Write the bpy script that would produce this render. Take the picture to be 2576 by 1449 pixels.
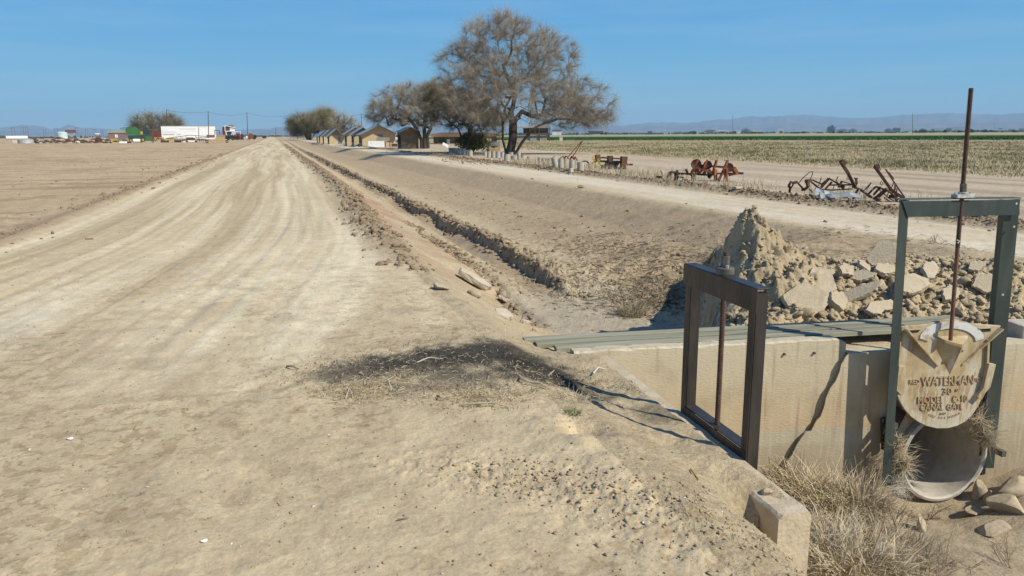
import bpy, math, random
import numpy as np
from mathutils import Vector, Matrix
random.seed(7); RNG=np.random.default_rng(7)
SC=bpy.context.scene
for o in list(bpy.data.objects): bpy.data.objects.remove(o)
# ---------------------------------------------------------------- camera
F=1900.; CH=1.85; PITCH=math.atan(387/F); YAW=math.atan(598*math.cos(PITCH)/F); ROLL=math.radians(.36)
fw=Vector((math.sin(YAW)*math.cos(PITCH),math.cos(YAW)*math.cos(PITCH),-math.sin(PITCH)))
r0=Vector((math.cos(YAW),-math.sin(YAW),0)); u0=r0.cross(fw)
rt=r0*math.cos(ROLL)-u0*math.sin(ROLL); up=u0*math.cos(ROLL)+r0*math.sin(ROLL)
cd=bpy.data.cameras.new('camera'); cam=bpy.data.objects.new('camera',cd); SC.collection.objects.link(cam)
m=Matrix((rt,up,-fw)).transposed().to_4x4(); m.translation=(0,0,CH); cam.matrix_world=m
cd.sensor_width=36; cd.lens=F/2576*36; cd.clip_end=80000; cd.clip_start=.05; SC.camera=cam
# ---------------------------------------------------------------- sun + sky
SUN_AZ=math.radians(139); SUN_EL=math.radians(43)
W=bpy.data.worlds.new('World'); SC.world=W; W.use_nodes=True
nt=W.node_tree; nt.nodes.clear()
sky=nt.nodes.new('ShaderNodeTexSky'); sky.sky_type='NISHITA'; sky.sun_disc=False
sky.sun_elevation=SUN_EL; sky.sun_rotation=SUN_AZ; sky.altitude=100; sky.air_density=1.0; sky.dust_density=.6; sky.ozone_density=2.2
bg=nt.nodes.new('ShaderNodeBackground'); bg.inputs[1].default_value=.082
out=nt.nodes.new('ShaderNodeOutputWorld')
# faint streaks of cirrus high up
tc=nt.nodes.new('ShaderNodeTexCoord'); mp=nt.nodes.new('ShaderNodeMapping'); mp.inputs['Scale'].default_value=(1.2,1.2,14); mp.inputs['Rotation'].default_value=(.12,-.16,.3)
nz=nt.nodes.new('ShaderNodeTexNoise'); nz.inputs['Scale'].default_value=2.2; nz.inputs['Detail'].default_value=5; nz.inputs['Roughness'].default_value=.55
cr=nt.nodes.new('ShaderNodeValToRGB'); cr.color_ramp.elements[0].position=.47; cr.color_ramp.elements[1].position=.8; cr.color_ramp.elements[1].color=(.16,.16,.16,1)
mx=nt.nodes.new('ShaderNodeMixRGB'); mx.blend_type='MIX'; mx.inputs[2].default_value=(7.5,8.4,9.4,1)
tint=nt.nodes.new('ShaderNodeMixRGB'); tint.blend_type='MULTIPLY'; tint.inputs[0].default_value=1; tint.inputs[2].default_value=(.86,1.06,1.1,1)
L=nt.links.new
L(tc.outputs['Generated'],mp.inputs[0]); L(mp.outputs[0],nz.inputs[0]); L(nz.outputs[0],cr.inputs[0]); L(sky.outputs[0],tint.inputs[1])

sp_=nt.nodes.new('ShaderNodeSeparateXYZ'); L(tc.outputs['Generated'],sp_.inputs[0])
rp=nt.nodes.new('ShaderNodeValToRGB'); L(sp_.outputs[2],rp.inputs[0]); e=rp.color_ramp.elements
e[0].position=0; e[0].color=(.44,.70,.82,1); e[1].position=.25; e[1].color=(.07,.34,.82,1)
k_=e.new(.05); k_.color=(.225,.57,.85,1); k_=e.new(.13); k_.color=(.125,.46,.85,1); k_=e.new(.9); k_.color=(.05,.15,.42,1)
gn=nt.nodes.new('ShaderNodeMixRGB'); gn.blend_type='MULTIPLY'; gn.inputs[0].default_value=1; gn.inputs[2].default_value=(9.5,9.5,9.5,1); L(rp.outputs[0],gn.inputs[1])
mb=nt.nodes.new('ShaderNodeMixRGB'); mb.inputs[0].default_value=.92; L(tint.outputs[0],mb.inputs[1]); L(gn.outputs[0],mb.inputs[2]); L(mb.outputs[0],mx.inputs[1]); L(cr.outputs[0],mx.inputs[0]); L(mx.outputs[0],bg.inputs[0]); L(bg.outputs[0],out.inputs[0])
sd=bpy.data.lights.new('sun','SUN'); sd.energy=4.9; sd.angle=math.radians(.53); sd.color=(1,.93,.80)
sun=bpy.data.objects.new('sun',sd); SC.collection.objects.link(sun)
tosun=Vector((math.sin(SUN_AZ)*math.cos(SUN_EL),math.cos(SUN_AZ)*math.cos(SUN_EL),math.sin(SUN_EL)))
sun.rotation_euler=tosun.to_track_quat('Z','Y').to_euler(); sun.location=(5,-5,30)
HAZE=8.5e-5
vs=SC.view_settings; SC.display_settings.display_device='sRGB'; vs.view_transform='Standard'; vs.look='None'; vs.exposure=.19; vs.gamma=1
# ---------------------------------------------------------------- picture helpers: pixel (2576 wide) -> point in the place
def ray(px,py): return fw*F+rt*(px-1288)+up*(724.5-py)
def at(px,py,z=0.):
    d=ray(px,py); t=(z-CH)/d.z; return Vector((d.x*t,d.y*t,z))
def pxs(p):  # metres per pixel at a point
    return ((Vector(p)-Vector((0,0,CH))).dot(fw))/F
# ---------------------------------------------------------------- noise
def _h(ix,iy,s):
    n=(ix.astype(np.int64)*374761393+iy.astype(np.int64)*668265263+s*1442695041)&0xffffffff
    n=((n^(n>>13))*1274126177)&0xffffffff
    return ((n^(n>>16))&0xffffff)/float(0xffffff)
def vn(x,y,s=0):
    ix=np.floor(x); iy=np.floor(y); fx=x-ix; fy=y-iy; fx=fx*fx*fx*(fx*(fx*6-15)+10); fy=fy*fy*fy*(fy*(fy*6-15)+10)
    a=_h(ix,iy,s);b=_h(ix+1,iy,s);c=_h(ix,iy+1,s);d=_h(ix+1,iy+1,s)
    return (a+(b-a)*fx)*(1-fy)+(c+(d-c)*fx)*fy
def fbm(x,y,s=0,o=4,g=.5):
    r=0;a=1;t=0
    for i in range(o): r=r+a*vn(x*2**i+i*17.3,y*2**i-i*9.1,s+i); t+=a; a*=g
    return r/t-.5
def ss(a,b,x): t=np.clip((x-a)/(b-a),0,1); return t*t*(3-2*t)
# ---------------------------------------------------------------- materials
MT={}
def M(name,c1,c2=None,scale=4,rough=.85,metal=0.,bump=0.,bscale=None,stretch=(1,1,1),lo=.35,hi=.65,c3=None,s3=30,a3=.4,detail=6,spec=.3):
    if name in MT: return MT[name]
    m=bpy.data.materials.new(name); m.use_nodes=True; n=m.node_tree; N=n.nodes; b=N['Principled BSDF']; k=n.links.new
    b.inputs['Roughness'].default_value=rough; b.inputs['Metallic'].default_value=metal; b.inputs['Specular IOR Level'].default_value=spec
    b.inputs['Base Color'].default_value=(*c1,1)
    t=N.new('ShaderNodeTexCoord'); mp=N.new('ShaderNodeMapping'); mp.inputs['Scale'].default_value=stretch; k(t.outputs['Object'],mp.inputs[0])
    if c2:
        z=N.new('ShaderNodeTexNoise'); z.inputs['Scale'].default_value=scale; z.inputs['Detail'].default_value=detail; z.inputs['Roughness'].default_value=.6; k(mp.outputs[0],z.inputs[0])
        r=N.new('ShaderNodeValToRGB'); r.color_ramp.elements[0].position=lo; r.color_ramp.elements[1].position=hi
        r.color_ramp.elements[0].color=(*c1,1); r.color_ramp.elements[1].color=(*c2,1); k(z.outputs[0],r.inputs[0]); last=r.outputs[0]
        if c3:
            z3=N.new('ShaderNodeTexNoise'); z3.inputs['Scale'].default_value=s3; z3.inputs['Detail'].default_value=5; k(mp.outputs[0],z3.inputs[0])
            r3=N.new('ShaderNodeValToRGB'); r3.color_ramp.elements[0].position=.5; r3.color_ramp.elements[1].position=.62; r3.color_ramp.elements[1].color=(a3,a3,a3,1); k(z3.outputs[0],r3.inputs[0])
            x=N.new('ShaderNodeMixRGB'); x.inputs[2].default_value=(*c3,1); k(r3.outputs[0],x.inputs[0]); k(last,x.inputs[1]); last=x.outputs[0]
        k(last,b.inputs['Base Color'])
    if bump:
        z=N.new('ShaderNodeTexNoise'); z.inputs['Scale'].default_value=bscale or scale*6; z.inputs['Detail'].default_value=6; k(mp.outputs[0],z.inputs[0])
        p=N.new('ShaderNodeBump'); p.inputs['Strength'].default_value=bump; p.inputs['Distance'].default_value=.02; k(z.outputs[0],p.inputs['Height']); k(p.outputs[0],b.inputs['Normal'])
    MT[name]=m; return m
concrete=M('concrete',(.40,.33,.23),(.50,.43,.32),3,.9,bump=.35,bscale=40,c3=(.30,.22,.14),s3=6,a3=.5)
slabm=M('slab_concrete',(.42,.36,.27),(.52,.46,.36),6,.9,bump=.5,bscale=45)
pipem=M('pipe_concrete',(.36,.32,.25),(.46,.42,.35),3,.9,bump=.3,bscale=30)
rust=M('rust_brown',(.06,.035,.025),(.13,.075,.05),14,.75,.2,bump=.3,c3=(.2,.09,.04),s3=40,a3=.5)
rustred=M('rust_red',(.12,.04,.02),(.2,.075,.035),8,.8,bump=.2)
orange=M('orange_paint',(.36,.105,.04),(.18,.06,.03),5,.6,bump=.2,c3=(.10,.04,.025),s3=12,a3=.8)
yellow=M('yellow_paint',(.55,.38,.04),(.4,.26,.05),5,.6,c3=(.12,.06,.03),s3=14,a3=.8)
blacki=M('black_iron',(.02,.018,.018),(.05,.04,.035),8,.6,.3)
steelb=M('brown_steel',(.046,.041,.038),(.08,.07,.062),7,.45,.55,bump=.15,stretch=(1,1,.3),c3=(.10,.075,.058),s3=22,a3=.4)
galv=M('green_grey_steel',(.055,.075,.07),(.09,.11,.10),5,.45,.55,bump=.08,stretch=(1,1,.25),c3=(.14,.12,.09),s3=26,a3=.12)
castg=M('cast_grey',(.10,.095,.08),(.16,.15,.125),20,.6,.4,bump=.2)
zinc=M('zinc_bright',(.42,.43,.42),(.6,.6,.58),20,.5,.5,bump=.2)
bark=M('bark_dark',(.035,.028,.022),(.085,.066,.05),5,.95,bump=.8,bscale=14,stretch=(1,1,.35))
white=M('white_paint',(.72,.73,.72),(.8,.8,.79),3,.6,c3=(.45,.42,.38),s3=4,a3=.4)
whitem=M('white_streaked',(.74,.75,.74),(.55,.57,.57),1.1,.6,stretch=(.25,.25,2.2),lo=.5,hi=.75)
wood=M('pole_wood',(.07,.05,.035),(.12,.09,.06),3,.9)
glass=M('dark_glass',(.03,.035,.04),None,rough=.15,spec=.6)
tyre=M('tyre_rubber',(.02,.02,.02),(.04,.036,.03),10,.9)
# ---------------------------------------------------------------- mesh building
class MB:
    def __init__(s): s.v=[]; s.f=[]
    def add(s,v,f):
        o=len(s.v); s.v+= [tuple(p) for p in v]; s.f+=[tuple(i+o for i in q) for q in f]; return s
    def box(s,c,sz,R=None,taper=1.):
        x,y,z=[a/2 for a in sz]; V=[]
        for dz in (-1,1):
            t=taper if dz>0 else 1
            for a,b in ((-1,-1),(1,-1),(1,1),(-1,1)):
                p=Vector((a*x*t,b*y*t,dz*z)); p=R@p if R else p; V.append(p+Vector(c))
        return s.add(V,[(3,2,1,0),(4,5,6,7),(0,1,5,4),(1,2,6,5),(2,3,7,6),(3,0,4,7)])
    def bar(s,a,b,w,h,upv=(0,0,1)):
        a=Vector(a);b=Vector(b);d=(b-a); l=d.length; d.normalize(); u=Vector(upv)
        if abs(d.dot(u))>.98: u=Vector((0,1,0))
        r=d.cross(u).normalized(); u=r.cross(d); V=[]
        for p in (a,b):
            for i,j in ((-1,-1),(1,-1),(1,1),(-1,1)): V.append(p+r*(i*w/2)+u*(j*h/2))
        return s.add(V,[(3,2,1,0),(4,5,6,7),(0,1,5,4),(1,2,6,5),(2,3,7,6),(3,0,4,7)])
    def tube(s,pts,rad,n=8,cap=True):
        P=[Vector(p) for p in pts]; k=len(P); R=rad if hasattr(rad,'__len__') else [rad]*k; V=[];Fc=[]
        u=None
        for i in range(k):
            d=(P[min(i+1,k-1)]-P[max(i-1,0)]).normalized()
            if u is None:
                u=Vector((0,0,1)) if abs(d.z)<.9 else Vector((1,0,0))
            r=d.cross(u).normalized(); u=r.cross(d)
            for j in range(n):
                a=2*math.pi*j/n; V.append(P[i]+(r*math.cos(a)+u*math.sin(a))*R[i])
        for i in range(k-1):
            for j in range(n): Fc.append((i*n+j,i*n+(j+1)%n,(i+1)*n+(j+1)%n,(i+1)*n+j))
        if cap: Fc.append(tuple(range(n-1,-1,-1))); Fc.append(tuple((k-1)*n+j for j in range(n)))
        return s.add(V,Fc)
    def ring(s,c,ro,ri,h,n=24,axis=None):   # hollow cylinder standing on c
        A=Matrix.Identity(3) if axis is None else Vector(axis).to_track_quat('Z','Y').to_matrix(); V=[];Fc=[]
        for z,r in ((0,ro),(h,ro),(h,ri),(0,ri)):
            for j in range(n):
                a=2*math.pi*j/n; V.append(Vector(c)+A@Vector((r*math.cos(a),r*math.sin(a),z)))
        for q in range(4):
            for j in range(n): Fc.append((q*n+j,q*n+(j+1)%n,((q+1)%4)*n+(j+1)%n,((q+1)%4)*n+j))
        return s.add(V,Fc)
    def prism(s,P,vec):
        P=[Vector(p) for p in P]; n=len(P); v=Vector(vec)
        return s.add(P+[p+v for p in P],[tuple(range(n)),tuple(range(2*n-1,n-1,-1))]+[(i,i+n,(i+1)%n+n,(i+1)%n) for i in range(n)])
    def cyl(s,c,r,h,n=16,axis=(0,0,1),r2=None):
        a=Vector(axis).normalized(); return s.tube([Vector(c),Vector(c)+a*h],[r,r if r2 is None else r2],n)
    def build(s,name,mat,parent=None,smooth=False,loc=None,bevel=0,world=True):
        me=bpy.data.meshes.new(name); o=bpy.data.objects.new(name,me); SC.collection.objects.link(o)
        off=Vector(loc) if loc is not None else Vector((0,0,0))
        if parent is not None:
            o.parent=parent
            if world:
                q=parent; off=Vector((0,0,0))
                while q: off+=q.location; q=q.parent
        else: o.location=off
        me.from_pydata([Vector(v)-off for v in s.v],[],s.f)
        import bmesh as bmm
        b=bmm.new(); b.from_mesh(me); bmm.ops.recalc_face_normals(b,faces=b.faces); b.to_mesh(me); b.free()
        if smooth:
            for p in me.polygons: p.use_smooth=True
            try: me.set_sharp_from_angle(angle=math.radians(40))
            except Exception: pass
        me.materials.append(mat)
        if bevel:
            mo=o.modifiers.new('bevel','BEVEL'); mo.width=bevel; mo.segments=2; mo.limit_method='ANGLE'
        return o
def tag(o,label=None,cat=None,group=None,kind=None):
    if label: o['label']=label
    if cat: o['category']=cat
    if group: o['group']=group
    if kind: o['kind']=kind
    return o
def thing(name,label,cat,loc=(0,0,0),rz=0,group=None,rot=None):
    o=bpy.data.objects.new(name,None); SC.collection.objects.link(o); o.location=loc; o.rotation_euler=rot or (0,0,rz); o.empty_display_size=.1
    return tag(o,label,cat,group)
def npmesh(name,V,Fq,mat,parent=None,smooth=False,attrs=None,loc=None,tri=False):
    V=np.asarray(V,dtype=np.float32); Fq=np.asarray(Fq,dtype=np.int32); k=Fq.shape[1]; nf=len(Fq)
    off=np.zeros(3)
    if parent is not None: off=np.array(parent.location)
    elif loc is not None: off=np.array(loc)
    me=bpy.data.meshes.new(name); me.vertices.add(len(V)); me.vertices.foreach_set('co',(V-off).astype(np.float32).ravel())
    me.loops.add(nf*k); me.loops.foreach_set('vertex_index',Fq.ravel()); me.polygons.add(nf)
    me.polygons.foreach_set('loop_start',np.arange(0,nf*k,k,dtype=np.int32)); me.polygons.foreach_set('loop_total',np.full(nf,k,dtype=np.int32))
    if smooth: me.polygons.foreach_set('use_smooth',np.ones(nf,dtype=bool))
    me.update(calc_edges=True)
    if attrs is not None:
        a=me.color_attributes.new('soil','FLOAT_COLOR','POINT'); a.data.foreach_set('color',np.asarray(attrs,dtype=np.float32).ravel())
    me.materials.append(mat); o=bpy.data.objects.new(name,me); SC.collection.objects.link(o)
    if parent is not None: o.parent=parent
    elif loc is not None: o.location=loc
    return o
def copy_tree(o,parent=None):
    c=o.copy(); SC.collection.objects.link(c)
    if parent is not None: c.parent=parent
    for ch in [q for q in bpy.data.objects if q.parent==o]: copy_tree(ch,c)
    return c
# ================================================================ GROUND
# walls of the turnout box (all in world metres)
ZW=-.25
HW0=at(1450,885,-.2); HW1=at(2130,850,-.2); HA=(HW1-HW0); HA.z=0; HA.normalize(); HN=Vector((HA.y,-HA.x,0))   # HN points towards the camera
if HN.y>0: HN=-HN
XW=2.83   # canal side of west wall
def wallx(Y): return 2.78+.056*(Y-3.28)
Yn=3.27    # near end of west wall
def hy(X): return HW0.y+(X-HW0.x)*HA.y/HA.x      # front face line of headwall
PROF_X=np.array([-400,-60,-9,-5.2,-4.7,-4.3,1.3,1.75,2.15,2.7,3.9,4.15,4.25,4.7,4.8,5.2,6.9,8.3,9.95,13.0,13.45,13.9,14.5,18,30,36,400])
PROF_F=np.array([.0,.0,.06,.05,.09,0,0,.06,-.02,-.35,-.74,-.78,-.90,-.92,-.68,-.62,-.58,-.47,.0,0,.09,.09,0,0,0,.05,0])
MID_X=np.array([-400,-60,-9,-5.2,-4.7,-4.3,1.3,1.9,2.4,3.1,3.7,5.6,7.0,8.4,10.0,13.0,13.45,13.9,14.5,18,30,36,400])
MID_Z=np.array([.0,.0,.06,.05,.09,0,.0,-.03,-.28,-.8,-1.0,-1.02,-.72,-.5,0,0,.09,.09,0,0,0,.05,0])
MND=at(1905,640,0.0)
def H(X,Y,detail=True):
    X=np.asarray(X,float);Y=np.asarray(Y,float)
    wob=.45*fbm(Y*.22,X*0+3,5,4)
    far=np.interp(X+wob*ss(1,2,X)*(1-ss(7,8,X))+.35*fbm(Y*.3,X*0,6,3)*ss(8,9,X)*(1-ss(12,15,X))-.45*ss(13,30,Y)*ss(1,1.8,X)*(1-ss(2.2,3.4,X)),PROF_X,PROF_F); mid=np.interp(X+wob*.5*ss(1,2,X),MID_X,MID_Z)
    w=ss(11.4,13.6,Y+.5*fbm(X*2,Y*2,8))
    z=mid*(1-w)+far*w
    # ditch fades out far away
    k=ss(150,300,Y)
    z=z*(1-.7*k)
    # headwall backfill and the bank east of it
    d=(Y-hy(X))
    fill=np.where(X<6.2,-.36,-.36+.0*X)
    # east bank closes in on the structure
    e=ss(-.25,.45,X-(4.5+.60*(Y-7.2))+.25*fbm(X*2,Y*2,31))
    bank=-.38+.43*ss(.5,2.3,d)+.10*fbm(X*1.5,Y*1.5,33)
    near=1-ss(10.5,13.5,Y)
    z=np.where((X>3.5),z*(1-e*near)+bank*e*near*(1-ss(10,13,X))+z*e*near*ss(10,13,X),z)
    z=np.where(X>3.,np.where(z<fill,fill*(1-ss(.75,1.5,d))+z*ss(.75,1.5,d),z),z)
    z=z+.17*np.exp(-((X-4.5-wob*.6)/.32)**2)*ss(.35,.7,vn(Y*.33,Y*0+2,19))*ss(13.5,17,Y)*(1-.5*ss(60,90,Y))
    # left shoulder near the camera: road falls to the west wall, then to the canal floor
    sh=-.215*ss(1.6,2.5,X)*ss(2.9,3.9,Y)-.30*ss(1.7,2.7,X)*(1-ss(2.9,3.9,Y))+.07*np.exp(-((X-2.0)/.5)**2-((Y-4.0)/1.2)**2)
    sY=1-ss(6.2,7.6,Y)
    z=np.where(X<3.2,z*(1-sY)+sh*sY,z)
    # canal floor in front of the headwall
    flo=-1.66+.10*fbm(X*1.3,Y*1.3,41)-.14*ss(4.4,6,X)-.27*np.exp(-((X-6.45)/.75)**2-((Y-5.7)/.5)**2)+.15*np.exp(-((X-7.6)/.4)**2-((Y-5.3)/.6)**2)
    wxx=X-wallx(Y); z=np.where((wxx<0)&(Y>3.3)&(Y<hy(X)),z-(z+.31)*ss(-.15,-.075,wxx+.05*fbm(Y*5,Y*0,3,3)*(Y>3.6)-.1*(1-ss(3.5,4.0,Y))),z)
    inside=(wxx>-.05)&(Y<hy(X)+.09)&(Y>3.30)
    z=np.where(inside,flo,z)
    # embankment falling to the canal south of the wall end
    t=ss(0,1,(X-(2.22-.2*(3-Y)))/1.05)
    t=t*(1-(1-ss(2.48,2.6,X))*ss(2.7,3.4,Y))
    z=np.where(((Y<=3.30)|((X<2.6)&(Y<3.45)))&(X>1.2),sh*(1-t)+flo*t,z)
    # hollow beside the end block
    z=z-.30*np.exp(-((X-2.48)/.13)**2-((Y-3.32)/.24)**2)*(X<XW-.05)
    # small pit on the shoulder
    P=PIT; z=z-.11*np.exp(-((X-P.x)/.13)**2-((Y-P.y)/.10)**2)
    if not detail: return z
    # roughness by zone
    r=np.hypot(X,Y)
    fine=1/(1+r/25)
    rough=.012+0*X
    road=ss(-4.7,-4.2,X)*(1-ss(1.1,1.6,X))
    lf=(1-ss(-5.2,-4.6,X))
    rough=rough+.05*lf+.022*ss(2.2,3,X)*(1-ss(9.8,10.4,X))+.03*ss(10,13,X)*ss(6.4,7,Y)*(1-ss(8,12,Y))
    wr=np.exp(-((X-1.75-.55*ss(13,30,Y))/.34)**2)*ss(10,15,Y); wr2=np.exp(-((X-13.7)/.42)**2); wr3=np.exp(-((X-4.85)/.28)**2)*ss(12.0,12.6,Y)
    wr4=np.exp(-((X-3.55)/.16)**2)*ss(10,11,Y)*(1-ss(17,22,Y))
    rb=e*near*(1-ss(9.6,11,X))*ss(.45,.7,d)*(1-ss(1.9,3.,d))
    wr5=np.exp(-((X-6.9)/1.6)**2)*(1-ss(12,20,Y))*ss(7,8,Y)
    cl=np.abs(fbm(X*5,Y*5,51,3))*2; cl2=fbm(X*11,Y*11,57,3)
    z=z+(wr*.10*np.clip(3*vn(Y*.5,Y*0,8)-.4,.2,1)+wr2*.17+wr3*.13+wr4*.10+rb*.16+wr5*.07)*(cl+.7*cl2)
    z=z+rough*fbm(X*2.2,Y*2.2,61,4)*2*(.4+.6*fine)+ .006*fbm(X*14,Y*14,67,3)*2*fine
    z=z+wr4*(-.12)+np.exp(-((X-3.85)/.14)**2)*ss(10,11,Y)*(1-ss(17,22,Y))*.03
    gl=ss(1.0,1.9,X)*(1-ss(2.55,2.7,X))*(1-ss(5.5,6.5,Y))
    z=z+gl*(.025*fbm(X*6,Y*6,71,4)*2)
    # coarse crumbs low on the shoulder
    cr=CR(X,Y); z=z+cr*(.022*np.maximum(fbm(X*16,Y*16,73,3)*2,-.2))
    # wheel ruts in the road, field ripples
    UU=X+.006*np.maximum(0,23-Y)**2*(1-ss(0,2,X)*.6)
    z=z+road*(.016*fbm(UU*1.6,Y*.06,81,3)+.012*fbm(UU*6,Y*.1,83,2))*2*ss(4.5,9,Y)
    # far left field furrows
    z=z+.03*lf*fbm(X*.5,Y*.35,85,2)*2
    z=z*1.0
    return np.where((X>XW-.13)&(X<XW-.0)&(Y>Yn)&(Y<6.2),z,z)
PIT=at(1465,1095,-.03)
def CR(X,Y):   # crumbly zone bottom centre-right of the shoulder
    a=at(1300,1210,0);b=at(1960,1400,-.1)
    vx,vy=b.x-a.x,b.y-a.y;t=((X-a.x)*vx+(Y-a.y)*vy)/(vx*vx+vy*vy); t=np.clip(t,-.4,1.6); dd=np.hypot(X-a.x-t*vx,Y-a.y-t*vy)
    return np.exp(-(dd/.28)**2)+.7*np.exp(-(((X-1.95)/.5)**2+((Y-2.2)/.5)**2))
def hz(x,y): return float(H(np.array([x]),np.array([y]))[0])
def grd(px,py,z=0.):   # point on the real ground seen at a pixel
    d=ray(px,py); t0=0
    lo=1.0/d.length; 
    ts=np.geomspace(1.5,2500,1600)/d.length
    X=d.x*ts;Y=d.y*ts;Z=CH+d.z*ts; h=H(X,Y); w=np.where(Z<h)[0]
    if len(w)==0: return at(px,py,0)
    i=w[0]; t=ts[i]
    if i>0:
        a,b=ts[i-1],ts[i]
        for _ in range(12):
            c=(a+b)/2
            if CH+d.z*c<hz(d.x*c,d.y*c): b=c
            else: a=c
        t=b
    return Vector((d.x*t,d.y*t,hz(d.x*t,d.y*t)))
# polar sheet round the view point, fine where the photo looks
fa=np.radians(np.arange(-43,43,.055))+YAW
ca=np.radians(np.arange(43,317,3.))+YAW
ang=np.concatenate([fa,ca]); nA=len(ang)
rr=[1.3]
while rr[-1]<30000:
    r=rr[-1]; st=.0033*max(1,(r/5)**.55) if r<400 else .05
    rr.append(r*(1+min(st,.05)))
rr=np.array(rr); nR=len(rr)
A,Rr=np.meshgrid(ang,rr); GX=Rr*np.sin(A); GY=Rr*np.cos(A)
GZ=H(GX,GY)
# ---- soil colours by place
def soil(X,Y):
    def c(*a): return np.array(a)
    n=lambda s,f,o=4: fbm(X*f,Y*f,s,o)*2
    tan=c(.52,.42,.265); pale=c(.64,.55,.375); brown=c(.37,.275,.165); field=c(.47,.35,.21)
    C=np.ones(X.shape+(3,))*tan
    def mix(C,k,col): k=np.clip(k,0,1)[...,None]; return C*(1-k)+col*k
    C=mix(C,.4+.5*n(101,.35),c(.48,.38,.235))
    lf=1-ss(-4.9,-4.5,X+.25*n(103,.4,2))
    # road: long streaks of pale dust between darker tyre lines; they bend to the left close by
    U=X+.006*np.maximum(0,23-Y)**2*(1-ss(0,2,X)*.6)+.5*(fbm(X*.12,Y*.1,98,2)*2)
    st=fbm(U*1.5,Y*.04,105,4)*2; st2=fbm(U*4.5,Y*.07,106,3)*2; st3=fbm(U*13,Y*.15,107,2)*2
    road=(1-lf)*(1-ss(1.5,2.1,X))
    fr=ss(4.6,8,Y)
    C=mix(C,road*fr*(.3+1.1*st+.7*st2+.35*st3),pale); C=mix(C,road*fr*np.clip(-.3-1.1*st-1.0*st2-.5*st3,0,.6),c(.38,.295,.175))
    # arc of pale dust sweeping to the left edge
    q=np.hypot(X+9.5,Y-20.5); arc=np.exp(-((q-13.9)/.35)**2)+.8*np.exp(-((q-12.3)/.25)**2)
    arc=arc*(Y<21)*(.7+.6*st); C=mix(C,road*arc*.75*(X>-9),pale)
    L0=np.exp(-((X+2.9-.12*(Y-6.5))/.45)**2)*ss(5.2,6,Y)*(1-ss(8.5,11,Y)); C=mix(C,L0*.6,c(.55,.48,.35))
    # damp-looking darker patches close to the camera
    pt=ss(.06,.3,n(107,1.1,4)+.55*n(108,5,4))*(1-ss(4.4,6.2,Y))*(1-ss(1.6,2.2,X)); C=mix(C,pt*.22,c(.36,.28,.175))
    pt=ss(.1,.35,n(109,2.4,5))*(1-lf)*(1-ss(2,2.3,X)); C=mix(C,pt*.28*(1-ss(9,14,Y)),c(.33,.25,.16))
    # left field
    C=mix(C,lf,field); C=mix(C,lf*(.4+1.2*n(110,.12,4)),c(.50,.385,.24)); C=mix(C,lf*np.clip(fbm(X*.3,Y*1.2,111,3)*3.2,0,.6),c(.30,.205,.13))
    es=np.exp(-((X+4.75+.1*n(112,.3,2))/.28)**2); C=mix(C,es*.75,c(.29,.21,.135))
    # windrow, slope, trench
    w=np.exp(-((X-1.8-.55*ss(13,30,Y))/.38)**2)*ss(10,12.5,Y); C=mix(C,w*.8,c(.28,.20,.13))
    sl=ss(2.0,2.6,X)*(1-ss(3.4,3.9,X))*ss(9.5,12,Y); C=mix(C,sl*(.45+.9*n(114,.9,3)),c(.40,.255,.155)); C=mix(C,sl*np.clip(n(115,.8,3),0,1)*.8,c(.5,.37,.25))
    tr=np.exp(-((X-4.6)/.42)**2)*ss(11.8,12.8,Y); C=mix(C,tr*.65,c(.28,.205,.135))
    rb=ss(5.3,6.2,X)*(1-ss(9.7,10.0,X))*ss(8,10,Y); C=mix(C,rb*.8,c(.40,.30,.185)); C=mix(C,rb*np.clip(n(116,1.4,4)*1.6,0,1)*.6*(1-ss(14,26,Y)),c(.24,.185,.12))
    fl=ss(3.3,3.9,X)*(1-ss(5.4,6.4,X+.6*n(117,.8)))*ss(7,7.5,Y)*(1-ss(12,13,Y)); C=mix(C,fl*.9,c(.44,.375,.27))
    # service track
    tk=ss(10.2,10.7,X)*(1-ss(12.7,13.2,X)); C=mix(C,tk*(.75+.8*fbm(X*2,Y*.08,118,3)*2),c(.60,.52,.385))
    w=np.exp(-((X-13.7)/.5)**2); C=mix(C,w*.95,c(.21,.155,.10))
    yd=ss(14.1,14.8,X)*(1-ss(28,31,X)); C=mix(C,yd*.9,c(.47,.375,.26)); C=mix(C,yd*np.clip(fbm(X*1.3,Y*.06,119,4)*3.2,0,.85),c(.34,.26,.175)); C=mix(C,yd*np.clip(-fbm(X*1.1,Y*.05,120,3)*3,0,.6),c(.55,.46,.33))
    # stubble field, green crop, pale far land
    sf=ss(28.5,31,X+1.2*n(121,.15,3)); C=mix(C,sf,c(.36,.295,.165)); C=mix(C,sf*np.clip(n(122,.5,4)+.1,0,1)*.45,c(.26,.23,.12))
    D=X*.77+Y*.64   # distance across the fields
    gx=ss(190,196,D)*(1-ss(430,450,D))*ss(60,75,X); C=mix(C,gx,c(.045,.10,.028))
    fx=ss(440,460,D)*(X>20); C=mix(C,fx*.8,c(.33,.31,.17))
    # ash and charred litter
    a1=grd0(1235,905); 
    an=n(123,2.6,5)+.6*n(124,9,4)
    for (px,py,rx,ry,k) in ((1200,895,.60,.50,1.),(1360,925,.45,.5,1.),(1050,920,.5,.42,.8),(890,930,.4,.4,.75),(1280,880,.6,.4,.8),(1160,960,.5,.3,.6),(1640,985,.3,.2,.55),(1480,960,.3,.3,.8)):
        p=grd0(px,py); g=np.exp(-((X-p.x)/rx)**2-((Y-p.y)/ry)**2)
        C=mix(C,np.clip(g*2.0+an*1.0-.5,0,1)*ss(.03,.25,g)*k*.92,c(.06,.056,.046))
    # canal floor
    cf=(X>XW)&(Y<hy(X)); C=mix(C,cf*.7,c(.38,.31,.215))
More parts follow.
